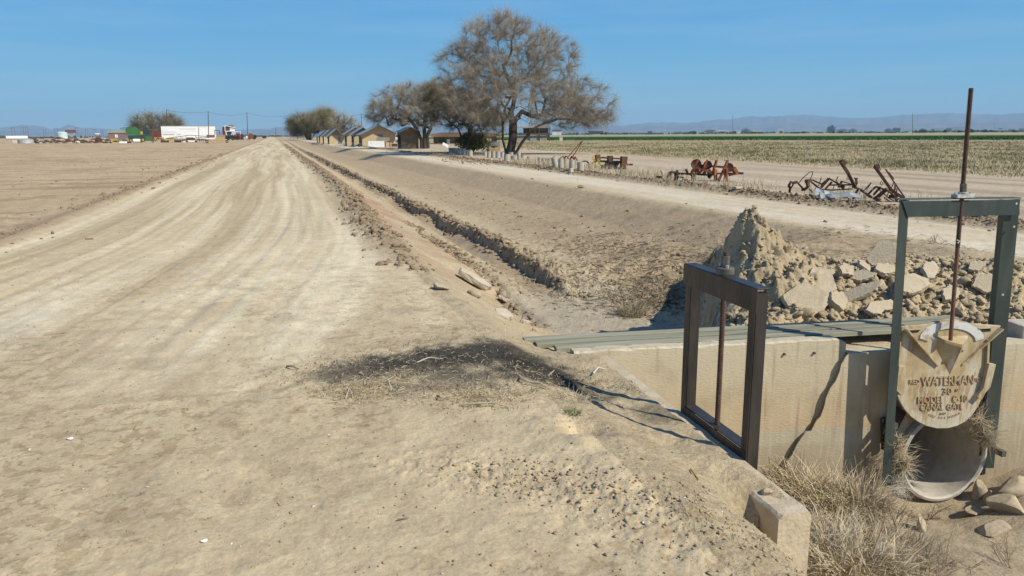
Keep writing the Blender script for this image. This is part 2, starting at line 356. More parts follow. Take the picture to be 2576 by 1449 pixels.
    C=C*(1+.10*n(125,7,3))[...,None]*(1+.07*n(126,.6,3))[...,None]
    return np.clip(C,.01,.8)
def grd0(px,py): return at(px,py,-.02)
COL=np.ones(GX.shape+(4,),np.float32); COL[...,:3]=soil(GX,GY)
COL[...,3]=np.clip(.22+.78*(1-ss(6,13,np.hypot(GX,GY)))*(1-ss(1.4,2.4,GX))*ss(-.25,.25,fbm(GX*.8,GY*.8,131,3)*2+.08),0,1)
def soilmat(name,bs=1.,grain=1.):
    m=bpy.data.materials.new(name); m.use_nodes=True; n=m.node_tree;N=n.nodes;k=n.links.new; b=N['Principled BSDF']; b.inputs['Roughness'].default_value=.95; b.inputs['Specular IOR Level'].default_value=.12
    at_=N.new('ShaderNodeVertexColor'); at_.layer_name='soil'; t=N.new('ShaderNodeTexCoord')
    def noise(s,d=6,r=.6): z=N.new('ShaderNodeTexNoise'); z.inputs['Scale'].default_value=s; z.inputs['Detail'].default_value=d; z.inputs['Roughness'].default_value=r; k(t.outputs['Object'],z.inputs[0]); return z.outputs[0]
    def ramp(i,a,b_,ca,cb): r=N.new('ShaderNodeValToRGB'); e=r.color_ramp.elements; e[0].position=a;e[1].position=b_; e[0].color=(ca,ca,ca,1); e[1].color=(cb,cb,cb,1); k(i,r.inputs[0]); return r.outputs[0]
    def mul(a,b_,f=1.): x=N.new('ShaderNodeMixRGB'); x.blend_type='MULTIPLY'; x.inputs[0].default_value=f; k(a,x.inputs[1]); k(b_,x.inputs[2]); return x.outputs[0]
    c=mul(at_.outputs[0],ramp(noise(3.2,8,.65),.3,.7,.88,1.10))
    pf=N.new('ShaderNodeMath'); pf.operation='MULTIPLY'; k(ramp(noise(7.5,5,.55),.535,.56,0,1),pf.inputs[0]); k(at_.outputs[1],pf.inputs[1])
    px_=N.new('ShaderNodeMixRGB'); px_.blend_type='MULTIPLY'; k(pf.outputs[0],px_.inputs[0]); k(c,px_.inputs[1]); px_.inputs[2].default_value=(.80,.765,.72,1); c=px_.outputs[0]
    pf=N.new('ShaderNodeMath'); pf.operation='MULTIPLY'; k(ramp(noise(16,4,.6),.60,.63,0,1),pf.inputs[0]); k(at_.outputs[1],pf.inputs[1])
    px_=N.new('ShaderNodeMixRGB'); px_.blend_type='MULTIPLY'; k(pf.outputs[0],px_.inputs[0]); k(c,px_.inputs[1]); px_.inputs[2].default_value=(.72,.68,.62,1); c=px_.outputs[0]; c=mul(c,ramp(noise(38,6,.7),.3,.7,1-.22*grain,1+.17*grain)); c=mul(c,ramp(noise(150,3,.6),.62,.72,1,.62),.8*grain)
    # scattered pale chips
    v=N.new('ShaderNodeTexVoronoi'); v.inputs['Scale'].default_value=22; k(t.outputs['Object'],v.inputs[0]); pr=ramp(v.outputs['Distance'],.05,.09,1,0)
    vc=N.new('ShaderNodeMath'); vc.operation='GREATER_THAN'; vc.inputs[1].default_value=.93; sp=N.new('ShaderNodeSeparateColor'); k(v.outputs['Color'],sp.inputs[0]); k(sp.outputs[0],vc.inputs[0])
    mm=N.new('ShaderNodeMath'); mm.operation='MULTIPLY'; k(pr,mm.inputs[0]); k(vc.outputs[0],mm.inputs[1])
    x=N.new('ShaderNodeMixRGB'); k(mm.outputs[0],x.inputs[0]); k(c,x.inputs[1]); x.inputs[2].default_value=(.6,.56,.47,1); k(x.outputs[0],b.inputs['Base Color'])
    b1=N.new('ShaderNodeBump'); b1.inputs['Strength'].default_value=1.0*bs; b1.inputs['Distance'].default_value=.03; k(noise(26,10,.72),b1.inputs['Height'])
    b2=N.new('ShaderNodeBump'); b2.inputs['Strength'].default_value=.5*bs; b2.inputs['Distance'].default_value=.05; k(noise(6,8,.6),b2.inputs['Height']); k(b1.outputs[0],b2.inputs['Normal']); k(b2.outputs[0],b.inputs['Normal'])
    return m
soilM=soilmat('desert_soil'); roadM=soilmat('packed_road_dust',.42,.85)
idx=np.arange(nR*nA).reshape(nR,nA)
a=idx[:-1,:]; b=np.roll(idx,-1,1)[:-1,:]; c=np.roll(idx,-1,1)[1:,:]; d=idx[1:,:]
FQ=np.stack([a,d,c,b],-1).reshape(-1,4)
cx=(GX[:-1,:]+np.roll(GX,-1,1)[1:,:])/2; cy=(GY[:-1,:]+np.roll(GY,-1,1)[1:,:])/2; cx=cx.ravel();cy=cy.ravel()
dh=cy-hy(cx)
hole=(dh>-.01)&(dh<.17)&(np.abs(cx-6.56)<.5)
zone=np.zeros(len(cx),int)
zone[(cx>-4.7)&(cx<=1.75)]=1
zone[(cx>1.75)&(cx<=10.25)]=2
zone[(cx>10.25)&(cx<=13.2)]=3
zone[(cx>29)]=4
Dd=cx*.77+cy*.64; zone[(cx>66)&(Dd>193)&(Dd<440)]=5
zone[(cx>XW-.1)&(cx<9.2)&(dh<.1)&(cy>2.0)]=6
zone[hole]=-1
VV=np.stack([GX,GY,GZ],-1).reshape(-1,3); CC=COL.reshape(-1,4)
for zi,(nm,mt) in enumerate((('ground',soilM),('dirt_road',roadM),('ditch',soilM),('dirt_track',roadM),('stubble_field',soilM),('green_field',soilM),('canal_floor',soilM))):
    f=FQ[zone==zi]; u,inv=np.unique(f.ravel(),return_inverse=True)
    o=npmesh(nm,VV[u],inv.reshape(-1,4),mt,smooth=True,attrs=CC[u]); tag(o,kind='structure')
# inner disc under the viewpoint
o=MB(); n=72; o.add([(1.32*math.sin(2*math.pi*i/n),1.32*math.cos(2*math.pi*i/n),-.02) for i in range(n)],[tuple(range(n))]); o=o.build('ground',M('plain_soil',(.40,.32,.21),(.36,.28,.18),2,.95)); tag(o,kind='structure')
# ================================================================ TURNOUT BOX (walls, gates, boards)
def zat(x,y,py):   # height at which the vertical through (x,y) crosses picture row py
    k=(724.5-py)/F; a=x*up.x+y*up.y; b=x*fw.x+y*fw.y
    return CH+(k*b-a)/(up.z-k*fw.z)
def pl(px,py,off=0.):   # point on the headwall plane moved off metres towards the canal
    d=ray(px,py); c=Vector((0,0,CH)); t=((HW0+HN*off-c).dot(HN))/d.dot(HN); return c+d*t
def W1(u,off,z): p=HW0+HA*u+HN*off; return Vector((p.x,p.y,z))
LW=(HW1-HW0).length
def wallmat(name,seed):
    m=bpy.data.materials.new(name); m.use_nodes=True; n=m.node_tree;N=n.nodes;k=n.links.new;b=N['Principled BSDF'];b.inputs['Roughness'].default_value=.9;b.inputs['Specular IOR Level'].default_value=.15
    g=N.new('ShaderNodeNewGeometry'); s=N.new('ShaderNodeSeparateXYZ'); k(g.outputs['Position'],s.inputs[0])
    def noise(sc,st=(1,1,1),d=6): mp=N.new('ShaderNodeMapping'); mp.inputs['Scale'].default_value=st; mp.inputs['Location'].default_value=(seed,seed,0); k(g.outputs['Position'],mp.inputs[0]); z=N.new('ShaderNodeTexNoise'); z.inputs['Scale'].default_value=sc; z.inputs['Detail'].default_value=d; k(mp.outputs[0],z.inputs[0]); return z.outputs[0]
    w=N.new('ShaderNodeMath'); w.operation='MULTIPLY_ADD'; k(noise(1.5,(1,1,1.5)),w.inputs[0]); w.inputs[1].default_value=.28; k(s.outputs[2],w.inputs[2])
    mr=N.new('ShaderNodeMapRange'); mr.inputs[1].default_value=-1.62; mr.inputs[2].default_value=-.05; k(w.outputs[0],mr.inputs[0])
    r=N.new('ShaderNodeValToRGB'); e=r.color_ramp.elements; e[0].position=0; e[0].color=(.34,.27,.175,1); e[1].position=1; e[1].color=(.50,.44,.31,1)
    for p,c in ((.27,(.36,.305,.205)),(.30,(.40,.355,.245)),(.385,(.41,.365,.255)),(.40,(.46,.35,.215)),(.55,(.47,.37,.23)),(.72,(.48,.405,.27))): q=e.new(p); q.color=(*c,1)
    k(mr.outputs[0],r.inputs[0]); last=r.outputs[0]
    def over(fac,col,a=.5,lo=.5,hi=.65):
        nonlocal last
        rr_=N.new('ShaderNodeValToRGB'); rr_.color_ramp.elements[0].position=lo; rr_.color_ramp.elements[1].position=hi; rr_.color_ramp.elements[1].color=(a,a,a,1); k(fac,rr_.inputs[0])
        x=N.new('ShaderNodeMixRGB'); k(rr_.outputs[0],x.inputs[0]); k(last,x.inputs[1]); x.inputs[2].default_value=(*col,1); last=x.outputs[0]
    over(noise(2.2,(6,6,.35)),(.25,.17,.10),.7,.54,.70); over(noise(3,(.25,.25,9)),(.40,.32,.21),.14,.48,.62); over(noise(9,(3,3,.3)),(.55,.5,.39),.35,.5,.7); over(noise(3,(1,1,1),9),(.3,.245,.16),.4,.5,.7); over(noise(60),(.22,.18,.13),.3,.6,.7)
    k(last,b.inputs['Base Color'])
    bp=N.new('ShaderNodeBump'); bp.inputs['Strength'].default_value=.35; bp.inputs['Distance'].default_value=.012; k(noise(26,(1,1,2.5),9),bp.inputs['Height']); k(bp.outputs[0],b.inputs['Normal'])
    return m
wm=wallmat('stained_wall_concrete',0); wm2=wallmat('rough_wall_concrete',7.3)
ZW1=-.2; ZW2=-.335
def rough_top(pts_front,thick,zb,nm,mat,parent=None,lab=None):
    pass
# north wall with chipped upper edge, a grid slab so that the edge can be uneven
def wall_slab(u0,u1,off,th,ztop,zbot,amp,seed,nu=110,endround=0):
    V=[];Fc=[]; us=np.linspace(u0,u1,nu)
    for i,u in enumerate(us):
        e=0
        if endround: e=-endround*math.exp(-((u1-u)/.05)**2)
        zt=ztop+amp*float(fbm(np.array([u*7.]),np.array([seed*1.]),seed,4))*2+e
        ch=.012+.018*max(0,float(fbm(np.array([u*11.]),np.array([3.]),seed+5,3))*2)
        for o,z in ((off,zbot),(off,zt-ch),(off-ch,zt),(off-th+ch,zt-.005),(off-th,zt-ch),(off-th,zbot)): V.append(W1(u,o,z))
    k=6
    for i in range(nu-1):
        for j in range(k): Fc.append((i*k+j,i*k+(j+1)%k,(i+1)*k+(j+1)%k,(i+1)*k+j))
    Fc.append(tuple(range(k))); Fc.append(tuple((nu-1)*k+j for j in range(k)))
    b=MB(); b.add(V,Fc); return b
o=wall_slab(-.02,LW,0,.17,ZW1,-2.2,.012,3,endround=.05).build('headwall',wm,loc=W1(0,0,-1.7)); tag(o,'long stained concrete headwall with bright chipped top edge behind the brown gate frame','wall')
# front headwall with ragged west edge and a round opening
def cq(cx,cy): return ((2680+cx/2.0702)/1.36646,(1060+cy/2.0702)/1.36646)
OFF2=.06; TH2=.26
edge=[(492,322),(470,345),(452,380),(438,402),(428,450),(398,520),(360,570),(330,640),(318,700),(292,770),(262,800),(225,872),(180,890),(150,930),(118,980),(90,1042),(60,1080),(38,1140),(8,1205),(0,1262),(-25,1330),(-60,1500)]
EP=[pl(*cq(*e),OFF2) for e in edge]
pc=pl(*cq(1128,1078),OFF2); pe=pl(*cq(1405,1050),OFF2); RI=(Vector((pe.x,pe.y,0))-Vector((pc.x,pc.y,0))).length*.985
pbot=pl(*cq(1100,1372),OFF2+.08); CZ=pbot.z+RI+.045
uc=(pc-HW0).dot(HA)
wb=MB()
def W2(u,z,o=OFF2): return W1(u,o,z)
# left piece: strip between ragged edge and u=uc-0.6
uL=uc-.62; uR=uc+.62
V=[];n=len(EP)
for p in EP: 
    V.append(p); V.append(W2(uL,p.z))
    V.append(p-HN*.055+HA*.03); 
Fc=[]
for i in range(n-1):
    a=3*i;b_=3*i+3
    Fc.append((a,b_,b_+1,a+1)); Fc.append((a+2,b_+2,b_,a))
wb.add(V,Fc)
wb.add([EP[0],W2(uL,EP[0].z),W2(uL,EP[0].z,OFF2-TH2),EP[0]-HN*TH2+HA*.0],[(0,1,2,3)])
zt=EP[0].z; zb=-2.7
Q=[];N_=64
def sqr(a):  # matching point on the square
    c,s_=math.cos(a),math.sin(a); m_=max(abs(c),abs(s_)); return c/m_,s_/m_
V=[]
for i in range(N_):
    a=2*math.pi*i/N_; c,s_=math.cos(a),math.sin(a); x,z=sqr(a)
    zz=CZ+ (z*(zt-CZ) if z>0 else z*(CZ-zb))
    V.append(W2(uc+x*.62,zz)); V.append(W2(uc+c*(RI+.055),CZ+s_*(RI+.055))); V.append(W2(uc+c*(RI+.055),CZ+s_*(RI+.055),OFF2-TH2))
Fc=[]
for i in range(N_):
    j=(i+1)%N_; Fc.append((3*i,3*j,3*j+1,3*i+1)); Fc.append((3*i+1,3*j+1,3*j+2,3*i+2))
wb.add(V,Fc)
wb.add([W2(uL,zt),W2(uR,zt),W2(uR,zt,OFF2-TH2),W2(uL,zt,OFF2-TH2)],[(0,1,2,3)])
wb.box(Vector(W1((uR+9)/2,OFF2-TH2/2,(zt+zb)/2)),(9-uR,TH2,zt-zb),Matrix.Rotation(math.atan2(HA.y,HA.x),3,'Z'))
o=wb.build('front_headwall',wm2,loc=W1(uL,OFF2,-1.7)); tag(o,'rough buff concrete wall with ragged left edge and round culvert opening behind the canal gate','wall')
# west wall
V=[];Fc=[];ny=90; ys=np.linspace(Yn,hy(XW)-.01,ny)
for i,y in enumerate(ys):
    j=float(fbm(np.array([y*6.]),np.array([1.]),9,4))*.02; w=.225+.012*math.sin(y*5)
    r=.02 if i not in(0,ny-1) else .03
    XX=wallx(y)
    for x,z in ((XX,-2.2),(XX,ZW-r+j),(XX-r*.8,ZW+j),(XX-w+r,ZW-.004+j),(XX-w,ZW-r+j),(XX-w,-2.2)): V.append((x,y,z))
for i in range(ny-1):
    for j in range(6): Fc.append((i*6+j,i*6+(j+1)%6,(i+1)*6+(j+1)%6,(i+1)*6+j))
Fc.append(tuple(range(6)));Fc.append(tuple((ny-1)*6+j for j in range(6)))
o=MB().add(V,Fc).build('side_wall',M('side_concrete',(.45,.37,.25),(.54,.46,.33),4,.9,bump=.4,bscale=40,c3=(.34,.26,.17),s3=8,a3=.5),loc=(XW-.1,Yn,-1.7)); tag(o,'dusty concrete side wall with square near end, buried flush in the dirt shoulder','wall')
# culvert pipe
pb=MB(); N_=56; V=[];Fc=[]
prof=[(RI+.05,.12),(RI+.05,-.3),(RI,-.3)][0:0]
rows=[(RI+.048,OFF2-.19),(RI+.048,OFF2+.085),(RI+.02,OFF2+.095),(RI,OFF2+.08),(RI,OFF2-.4),(RI,OFF2-1.2),(RI,OFF2-3.2)]
for r,o_ in rows:
    for i in range(N_): a=2*math.pi*i/N_; V.append(W1(uc+math.cos(a)*r,o_,CZ+math.sin(a)*r))
for q in range(len(rows)-1):
    for i in range(N_): Fc.append((q*N_+i,q*N_+(i+1)%N_,(q+1)*N_+(i+1)%N_,(q+1)*N_+i))
pb.add(V,Fc); o=pb.build('culvert_pipe',M('culvert_concrete',(.42,.38,.31),(.53,.49,.41),3,.85,bump=.15,c3=(.3,.26,.2),s3=9),smooth=True,loc=W1(uc,OFF2,CZ-RI)); tag(o,'round pale concrete culvert pipe opening below the rusted gate disc','pipe')
o=MB().cyl(W1(uc,OFF2-3.1,CZ),RI*1.02,.05,32,axis=-HN).build('pipe_end',M('pipe_shade_dirt',(.06,.05,.035),(.1,.08,.05),3),parent=o)  # added dark cap; the darkness deep in the pipe is put into its colour
# silt in the pipe
# boards laid behind the wall
bm_=[M('board_green_%d'%i,c,c2,2.2,.8,bump=.2,bscale=20,stretch=(.15,4,4)) for i,(c,c2) in enumerate((((.20,.19,.135),(.33,.31,.225)),((.165,.16,.11),(.29,.275,.19))))]
labs=['weathered green grey board lying nearest the back of the concrete headwall','middle weathered grey green board behind the concrete headwall','farthest weathered grey green board, against the rubble bank']
for i,(o0,uu0,uu1,z) in enumerate(((-.265,-.15,4.35,-.235),(-.405,-.32,4.3,-.225),(-.545,-.42,4.5,-.215))):
    b=MB(); A=W1(uu0,o0,z); B=W1(uu1,o0-.02,z+.01); b.bar(A,B,.128,.045)
    for q in (): b.bar(A-HN*q+Vector((0,0,.031)),B-HN*q+Vector((0,0,.031)),.018,.018)
    o=b.build('board',bm_[i%2],loc=A,bevel=.004); tag(o,labs[i],'board','boards laid behind the headwall')
# ---------------- brown gate frame on the west wall
FX=2.835
yB=at(1722,1035,ZW).y; yA=at(1884,1158,ZW).y
zTopA=zat(FX,yA,722); zTopB=zat(FX,yB,668); zT=(zTopA+zTopB)/2
g=thing('slide_gate_frame','dark brown steel gate frame with threaded rod, bolted to the side wall','gate',(FX,(yA+yB)/2,ZW))
def angle_post(y,zt,zb):
    b=MB(); b.box((FX,y+.035,(zt+zb)/2),(.009,.07,zt-zb)); b.box((FX+.043,y,(zt+zb)/2),(.078,.009,zt-zb)); b.box((FX,y+.02,zt-.12),(.016,.03,.03)); return b
ztA=zTopA-.035; ztB=zTopB-.035
o=angle_post(yA-.01,zT-.02,-.62).build('post',steelb,g,bevel=.002)
o=angle_post(yB-.06,zT-.02,-.3).build('post',steelb,g,bevel=.002)
b=MB(); L0=yB-yA+.07; ym=(yA+yB)/2
b.box((FX-.010,ym,zT-.075),(.009,L0,.15)); b.box((FX+.038,ym,zT+.0),(.092,L0,.009)); b.build('cross_beam',steelb,g,bevel=.002)
b=MB(); b.box((FX-.004,ym-.01,ZW+.01),(.009,L0-.12,.10)); b.box((FX+.045,ym-.01,ZW+.065),(.09,L0-.12,.009)); b.build('bottom_rail',steelb,g,bevel=.002)
ROD=M('threaded_rod_rust',(.10,.06,.045),(.17,.10,.07),20,.7,.3,c3=(.05,.035,.03),s3=60)
def thread(p0,p1,r,pitch=.0125,n=10):
    p0=Vector(p0);p1=Vector(p1);Lr=(p1-p0).length;k=int(Lr/pitch); P=[];R=[]
    for i in range(k):
        for t,rr_ in ((0,r),(.4,r),(.52,r*.8),(.88,r*.8)): P.append(p0.lerp(p1,(i+t)/k)); R.append(rr_)
    b=MB(); b.tube(P,R,n); return b
yr=yA+(yB-yA)*.5
zr=zat(FX+.045,yr,632)
thread((FX+.045,yr,ZW+.03),(FX+.045,yr,zr),.02).build('threaded_rod',ROD,g)
hb=MB(); hb.tube([(FX+.045,yr,zT+.006),(FX+.045,yr,zT+.05),(FX+.045,yr,zT+.056)],[.062,.062,.055],20); hb.cyl((FX+.045,yr,zT+.056),.03,.075,6)
h=hb.build('lift_nut',castg,g,bevel=.002)
for dy in (-.045,.045): MB().cyl((FX+.035,yr+dy,zT+.056),.011,.02,6).build('bolt',zinc,h)
g.rotation_euler=(0,0,-math.atan(.056))
# ---------------- tall canal gate
OG=.30
G=thing('canal_gate','tall green grey steel canal gate with lettered rust yellow disc over the culvert','gate',W1(uc,OG,-1.6))
def gp_(x,y,o=OG): return pl(x,y,o)
def strap(b,a0,a1,b0,b1,o0,th): b.prism([gp_(*a0,o0),gp_(*a1,o0),gp_(*b1,o0),gp_(*b0,o0)],-HN*th)
b=MB(); strap(b,(2264,505),(2288,504),(2219,1222),(2241,1222),OG,.008); strap(b,(2283,505),(2288,504),(2237,1222),(2241,1222),OG-.002,.085); b.build('post',galv,G,bevel=.0015)
b=MB(); 
def strap2(b,a0,a1,b0,b1,oa,ob,th): b.prism([gp_(*a0,oa),gp_(*a1,oa),gp_(*b1,ob),gp_(*b0,ob)],-HN*th)
strap2(b,(2529,503),(2567,500),(2461,1232),(2495,1232),.28,.04,.008); strap2(b,(2529,503),(2534,503),(2461,1232),(2466,1232),.278,.038,.075); b.build('post',galv,G,bevel=.0015)
b=MB(); 
b.prism([gp_(2270,506,OG+.011),gp_(2565,502,OG+.011),gp_(2565,541,OG+.011),gp_(2283,546,OG+.011)],-HN*.009)
A=gp_(2262,503,OG+.013);B=gp_(2570,499,OG+.013); b.prism([A,B,B-HN*.1,A-HN*.1],(0,0,.009)); b.build('cross_beam',galv,G,bevel=.0015)
for (x,y) in ((2549,570),(2521,741),(2555,512)): MB().cyl(gp_(x,y,OG),.012,.012,6,axis=HN).build('bolt',zinc,G)
RO=OG-.0
thread(gp_(2393,850,RO+.02)*0+gp_(2409,622,RO),gp_(2443,221,RO),.0225).build('threaded_rod',ROD,G)
MB().tube([gp_(2391,856,RO+.03),gp_(2409,622,RO)],.0195,12).build('lift_rod',M('rod_rust_smooth',(.16,.08,.05),(.22,.12,.075),12,.6,.3),G,smooth=True)
MB().tube([gp_(2403,606,RO+.03),gp_(2407,604,RO+.04),gp_(2414,606,RO+.04),gp_(2409,612,RO+.05)],.006,6).build('wire_tie',M('pale_wire',(.5,.46,.36)),G)
hb=MB(); c0=gp_(2421.5,497,RO); hb.box(c0+Vector((0,0,.016)),(.185,.085,.034),Matrix.Rotation(math.atan2(HA.y,HA.x),3,'Z')); hb.cyl(c0+Vector((0,0,.033)),.045,.02,16)
h=hb.build('lift_plate',M('cast_white',(.42,.41,.37),(.62,.62,.58),14,.6,.1,bump=.3,c3=(.1,.09,.08),s3=12),G,bevel=.003)
c1=gp_(2423.5,462,RO); MB().tube([c0+Vector((0,0,.05)),c1],.032,6).build('lift_nut',castg,G,bevel=.003)
for q in (-.075,.075): MB().cyl(c0+HA*q+Vector((0,0,.03)),.015,.02,6).build('bolt',zinc,h)
# disc
def discmat():
    m=bpy.data.materials.new('rusted_cast_disc'); m.use_nodes=True;n=m.node_tree;N=n.nodes;k=n.links.new;b=N['Principled BSDF'];b.inputs['Roughness'].default_value=.65;b.inputs['Specular IOR Level'].default_value=.3
    g=N.new('ShaderNodeNewGeometry')
    def noise(sc,st=(1,1,1),d=6): mp=N.new('ShaderNodeMapping'); mp.inputs['Scale'].default_value=st; k(g.outputs['Position'],mp.inputs[0]); z=N.new('ShaderNodeTexNoise'); z.inputs['Scale'].default_value=sc; z.inputs['Detail'].default_value=d; k(mp.outputs[0],z.inputs[0]); return z.outputs[0]
    last=None
    r=N.new('ShaderNodeValToRGB'); e=r.color_ramp.elements; e[0].position=.35; e[0].color=(.32,.235,.12,1); e[1].position=.65; e[1].color=(.46,.38,.24,1); q=e.new(.5); q.color=(.39,.30,.16,1); k(noise(5),r.inputs[0]); last=r.outputs[0]
    def over(fac,col,a,lo,hi):
        nonlocal last
        r_=N.new('ShaderNodeValToRGB'); r_.color_ramp.elements[0].position=lo; r_.color_ramp.elements[1].position=hi; r_.color_ramp.elements[1].color=(a,a,a,1); k(fac,r_.inputs[0]); x=N.new('ShaderNodeMixRGB'); k(r_.outputs[0],x.inputs[0]); k(last,x.inputs[1]); x.inputs[2].default_value=(*col,1); last=x.outputs[0]
    s=N.new('ShaderNodeSeparateXYZ'); k(g.outputs['Position'],s.inputs[0]); ad=N.new('ShaderNodeMath'); ad.operation='MULTIPLY_ADD'; k(s.outputs[2],ad.inputs[0]); ad.inputs[1].default_value=-.55; k(noise(7,(5,5,.5)),ad.inputs[2])
    over(ad.outputs[0],(.50,.46,.36),.75,.98,1.25)
    over(noise(4,(2.5,2.5,.6)),(.6,.58,.5),.45,.5,.66); over(noise(6,(2.5,2.5,1.)),(.25,.125,.06),.6,.55,.68); over(noise(40),(.2,.13,.07),.3,.55,.7)
    k(last,b.inputs['Base Color']); bp=N.new('ShaderNodeBump'); bp.inputs['Strength'].default_value=.3; bp.inputs['Distance'].default_value=.006; k(noise(70),bp.inputs['Height']); k(bp.outputs[0],b.inputs['Normal'])
    return m
dm=discmat(); OD=OG-.06
def dp(cx,cy,o=0.): return pl(*cq(cx,cy),OD+o)
out_=[(866,128),(960,122),(1050,114),(1110,94),(1165,82),(1210,78),(1260,82),(1310,92),(1350,107),(1460,116),(1578,124),(1540,170),(1492,225),(1490,300),(1487,400),(1475,500),(1462,570),(1440,640),(1412,700),(1372,760),(1320,808),(1262,838),(1200,854),(1120,856),(1045,838),(985,808),(930,768),(885,715),(850,655),(832,600),(838,500),(850,420),(860,300),(866,225)]
D_=MB().prism([dp(x,y) for x,y in out_],-HN*.03).build('gate_disc',dm,G,bevel=.006)
def fin(a,b_,h0,h1,t=14):   # raised rib from a to b
    (x0,y0),(x1,y1)=a,b_; L_=math.hypot(x1-x0,y1-y0); nx,ny=-(y1-y0)/L_*t,(x1-x0)/L_*t
    m_=MB(); P=[]
    for (x,y,h_) in ((x0,y0,h0),(x1,y1,h1)):
        for sg in (-1,1): P.append(dp(x+nx*sg*.5,y+ny*sg*.5,.001)); P.append(dp(x+nx*sg*.3,y+ny*sg*.3,.001)+HN*h_)
    m_.add(P,[(0,1,3,2),(4,6,7,5),(0,4,5,1),(2,3,7,6),(1,5,7,3),(0,2,6,4)]); return m_
fin((885,150),(1122,408),.075,.02,20).build('rib',dm,D_,bevel=.002)
fin((1565,140),(1297,402),.055,.012,16).build('rib',dm,D_,bevel=.002)
# nut pocket: three sided ledge + keel
m_=MB(); a0,a1,a2=dp(1078,202,.001),dp(1345,192,.001),dp(1248,240,.0)+HN*.10; kb=dp(1212,472,.001)
m_.add([a0,a1,a2,kb,a0-Vector((0,0,.02)),a1-Vector((0,0,.02)),a2-Vector((0,0,.03))],[(0,1,2),(0,2,6,4),(1,5,6,2),(4,6,3),(6,5,3)]); m_.build('nut_pocket',dm,D_)
m_=MB(); m_.ring(dp(1245,285,.0)+HN*.088,.02,.009,.014,14,axis=HN); m_.cyl(dp(1245,285,0)+HN*.07,.0195,.02,14,axis=HN); m_.build('eye',dm,D_)
# raised pale arch near the top
arc=[];
for i in range(15):
    a=math.pi*(1.0-i/14); arc.append((1228+math.cos(a)*228,215-math.sin(a)*122))
arc2=[]
for i in range(15):
    a=math.pi*(i/14); arc2.append((1228+math.cos(a)*168,235-math.sin(a)*92))
MB().prism([dp(x,y,.012) for x,y in arc+arc2],-HN*.0125).build('arch_rim',M('pale_blue_cast',(.50,.52,.50),(.62,.62,.58),7,.6,c3=(.34,.22,.12),s3=8,a3=.7),D_)
dk=M('slot_painted_shade',(.05,.035,.02),(.07,.05,.03),5)  # for flat dark plates; the slots' shade is put into this colour
for P in ([(922,158),(1000,152),(985,172),(930,178)],[(1425,148),(1505,142),(1500,165),(1428,170)]):
    m_=MB().prism([dp(x,y,.018) for x,y in [(P[0][0]-10,P[0][1]-8),(P[1][0]+10,P[1][1]-8),(P[1][0]+8,P[1][1]),(P[0][0]-6,P[0][1])]],-HN*.017); m_.build('slot_lip',dm,D_)
    MB().prism([dp(x,y,.0025) for x,y in P],-HN*.002).build('slot',dk,D_)
for P in ([(850,410),(896,414),(900,590),(868,625),(832,585)],[(1492,392),(1541,400),(1502,560),(1466,602),(1440,652),(1404,630),(1450,570)]):
    MB().prism([dp(x,y,.05) for x,y in P],-HN*.049).build('wedge',dm,D_,bevel=.004)
for x0,x1,y0,y1 in ((1482,1500,225,480),(852,866,240,405)):
    MB().prism([dp(x0,y0,.03),dp(x1,y0,.03),dp(x1-12,y1,.03),dp(x0-12,y1,.03)],-HN*.03).build('guide_edge',dm,D_,bevel=.003)
# lettering cast on the disc
txm=M('cast_letters_rust',(.34,.23,.125),(.46,.36,.22),16,.7)
def lettering(txt,a,b_,hgt,bold=.012,up_=None,depth=.011,sp=1.,nm='lettering'):
    cu=bpy.data.curves.new('t','FONT'); cu.body=txt; cu.extrude=.03; cu.offset=bold*.35; cu.space_character=sp
    t=bpy.data.objects.new('t',cu); SC.collection.objects.link(t); bpy.context.view_layer.update()
    me=bpy.data.meshes.new_from_object(t); V=np.array([v.co[:] for v in me.vertices]); fs=[tuple(p.vertices) for p in me.polygons]
    bpy.data.objects.remove(t); x0,x1=V[:,0].min(),V[:,0].max(); y1=V[:,1].max(); y0=min(0,V[:,1].min()) if False else V[:,1].min()
    A=dp(*a,.0);B=dp(*b_,.0); ex=(B-A); ey=(dp(a[0]+ (0),a[1]-hgt)-A)
    if up_: ey=dp(a[0]+up_[0],a[1]+up_[1])-A
    P=[A+ex*((v[0]-x0)/(x1-x0))+ey*((v[1]-y0)/(y1-y0))+HN*(.0005+depth*(v[2]>0)) for v in V]
    MB().add(P,fs).build(nm,txm,D_)
lettering('WATERMAN',(1006,552),(1378,536),64,.02)
lettering('RED',(922,536),(992,533),30); lettering('TOP',(1381,520),(1436,515),27)
lettering('30',(1156,612),(1224,609),48,.018); lettering('IN',(1250,588),(1266,587),14)
lettering('MODEL',(981,675),(1165,668),48,.015); lettering('C-10',(1229,667),(1332,662),50,.015)
lettering('CANAL',(999,725),(1166,720),44,.015); lettering('GATE',(1188,720),(1302,716),44,.015)
lettering('8083',(1140,752),(1180,750),12)
arcw='EXETER CALIF. U.S.A. LICENSED TOLEDO'[:30]
def arctext(txt,t0,t1,h):
    cxx,cyy,rx,ry=1160,600,205,185
    for i,ch in enumerate(txt):
        if ch==' ' or ch=='.': continue
        a=t0+(t1-t0)*i/(len(txt)-1); x=cxx+rx*math.sin(a); y=cyy+ry*math.cos(a); dx,dy=math.cos(a),-math.sin(a); ny_,nx_=dx,dy
        lettering(ch,(x-dx*h*.32,y-dy*h*.32*.9),(x+dx*h*.32,y+dy*h*.32*.9),h,.02,up_=(-(-dy)*h*1.0*(-1)*-1 if False else dy*h*.9, -dx*h),depth=.004)
arctext('EXETER',-1.12,-.68,19); arctext('CALIF. U.S.A.',-.50,.12,15); arctext('LICENSED',.22,.62,14)
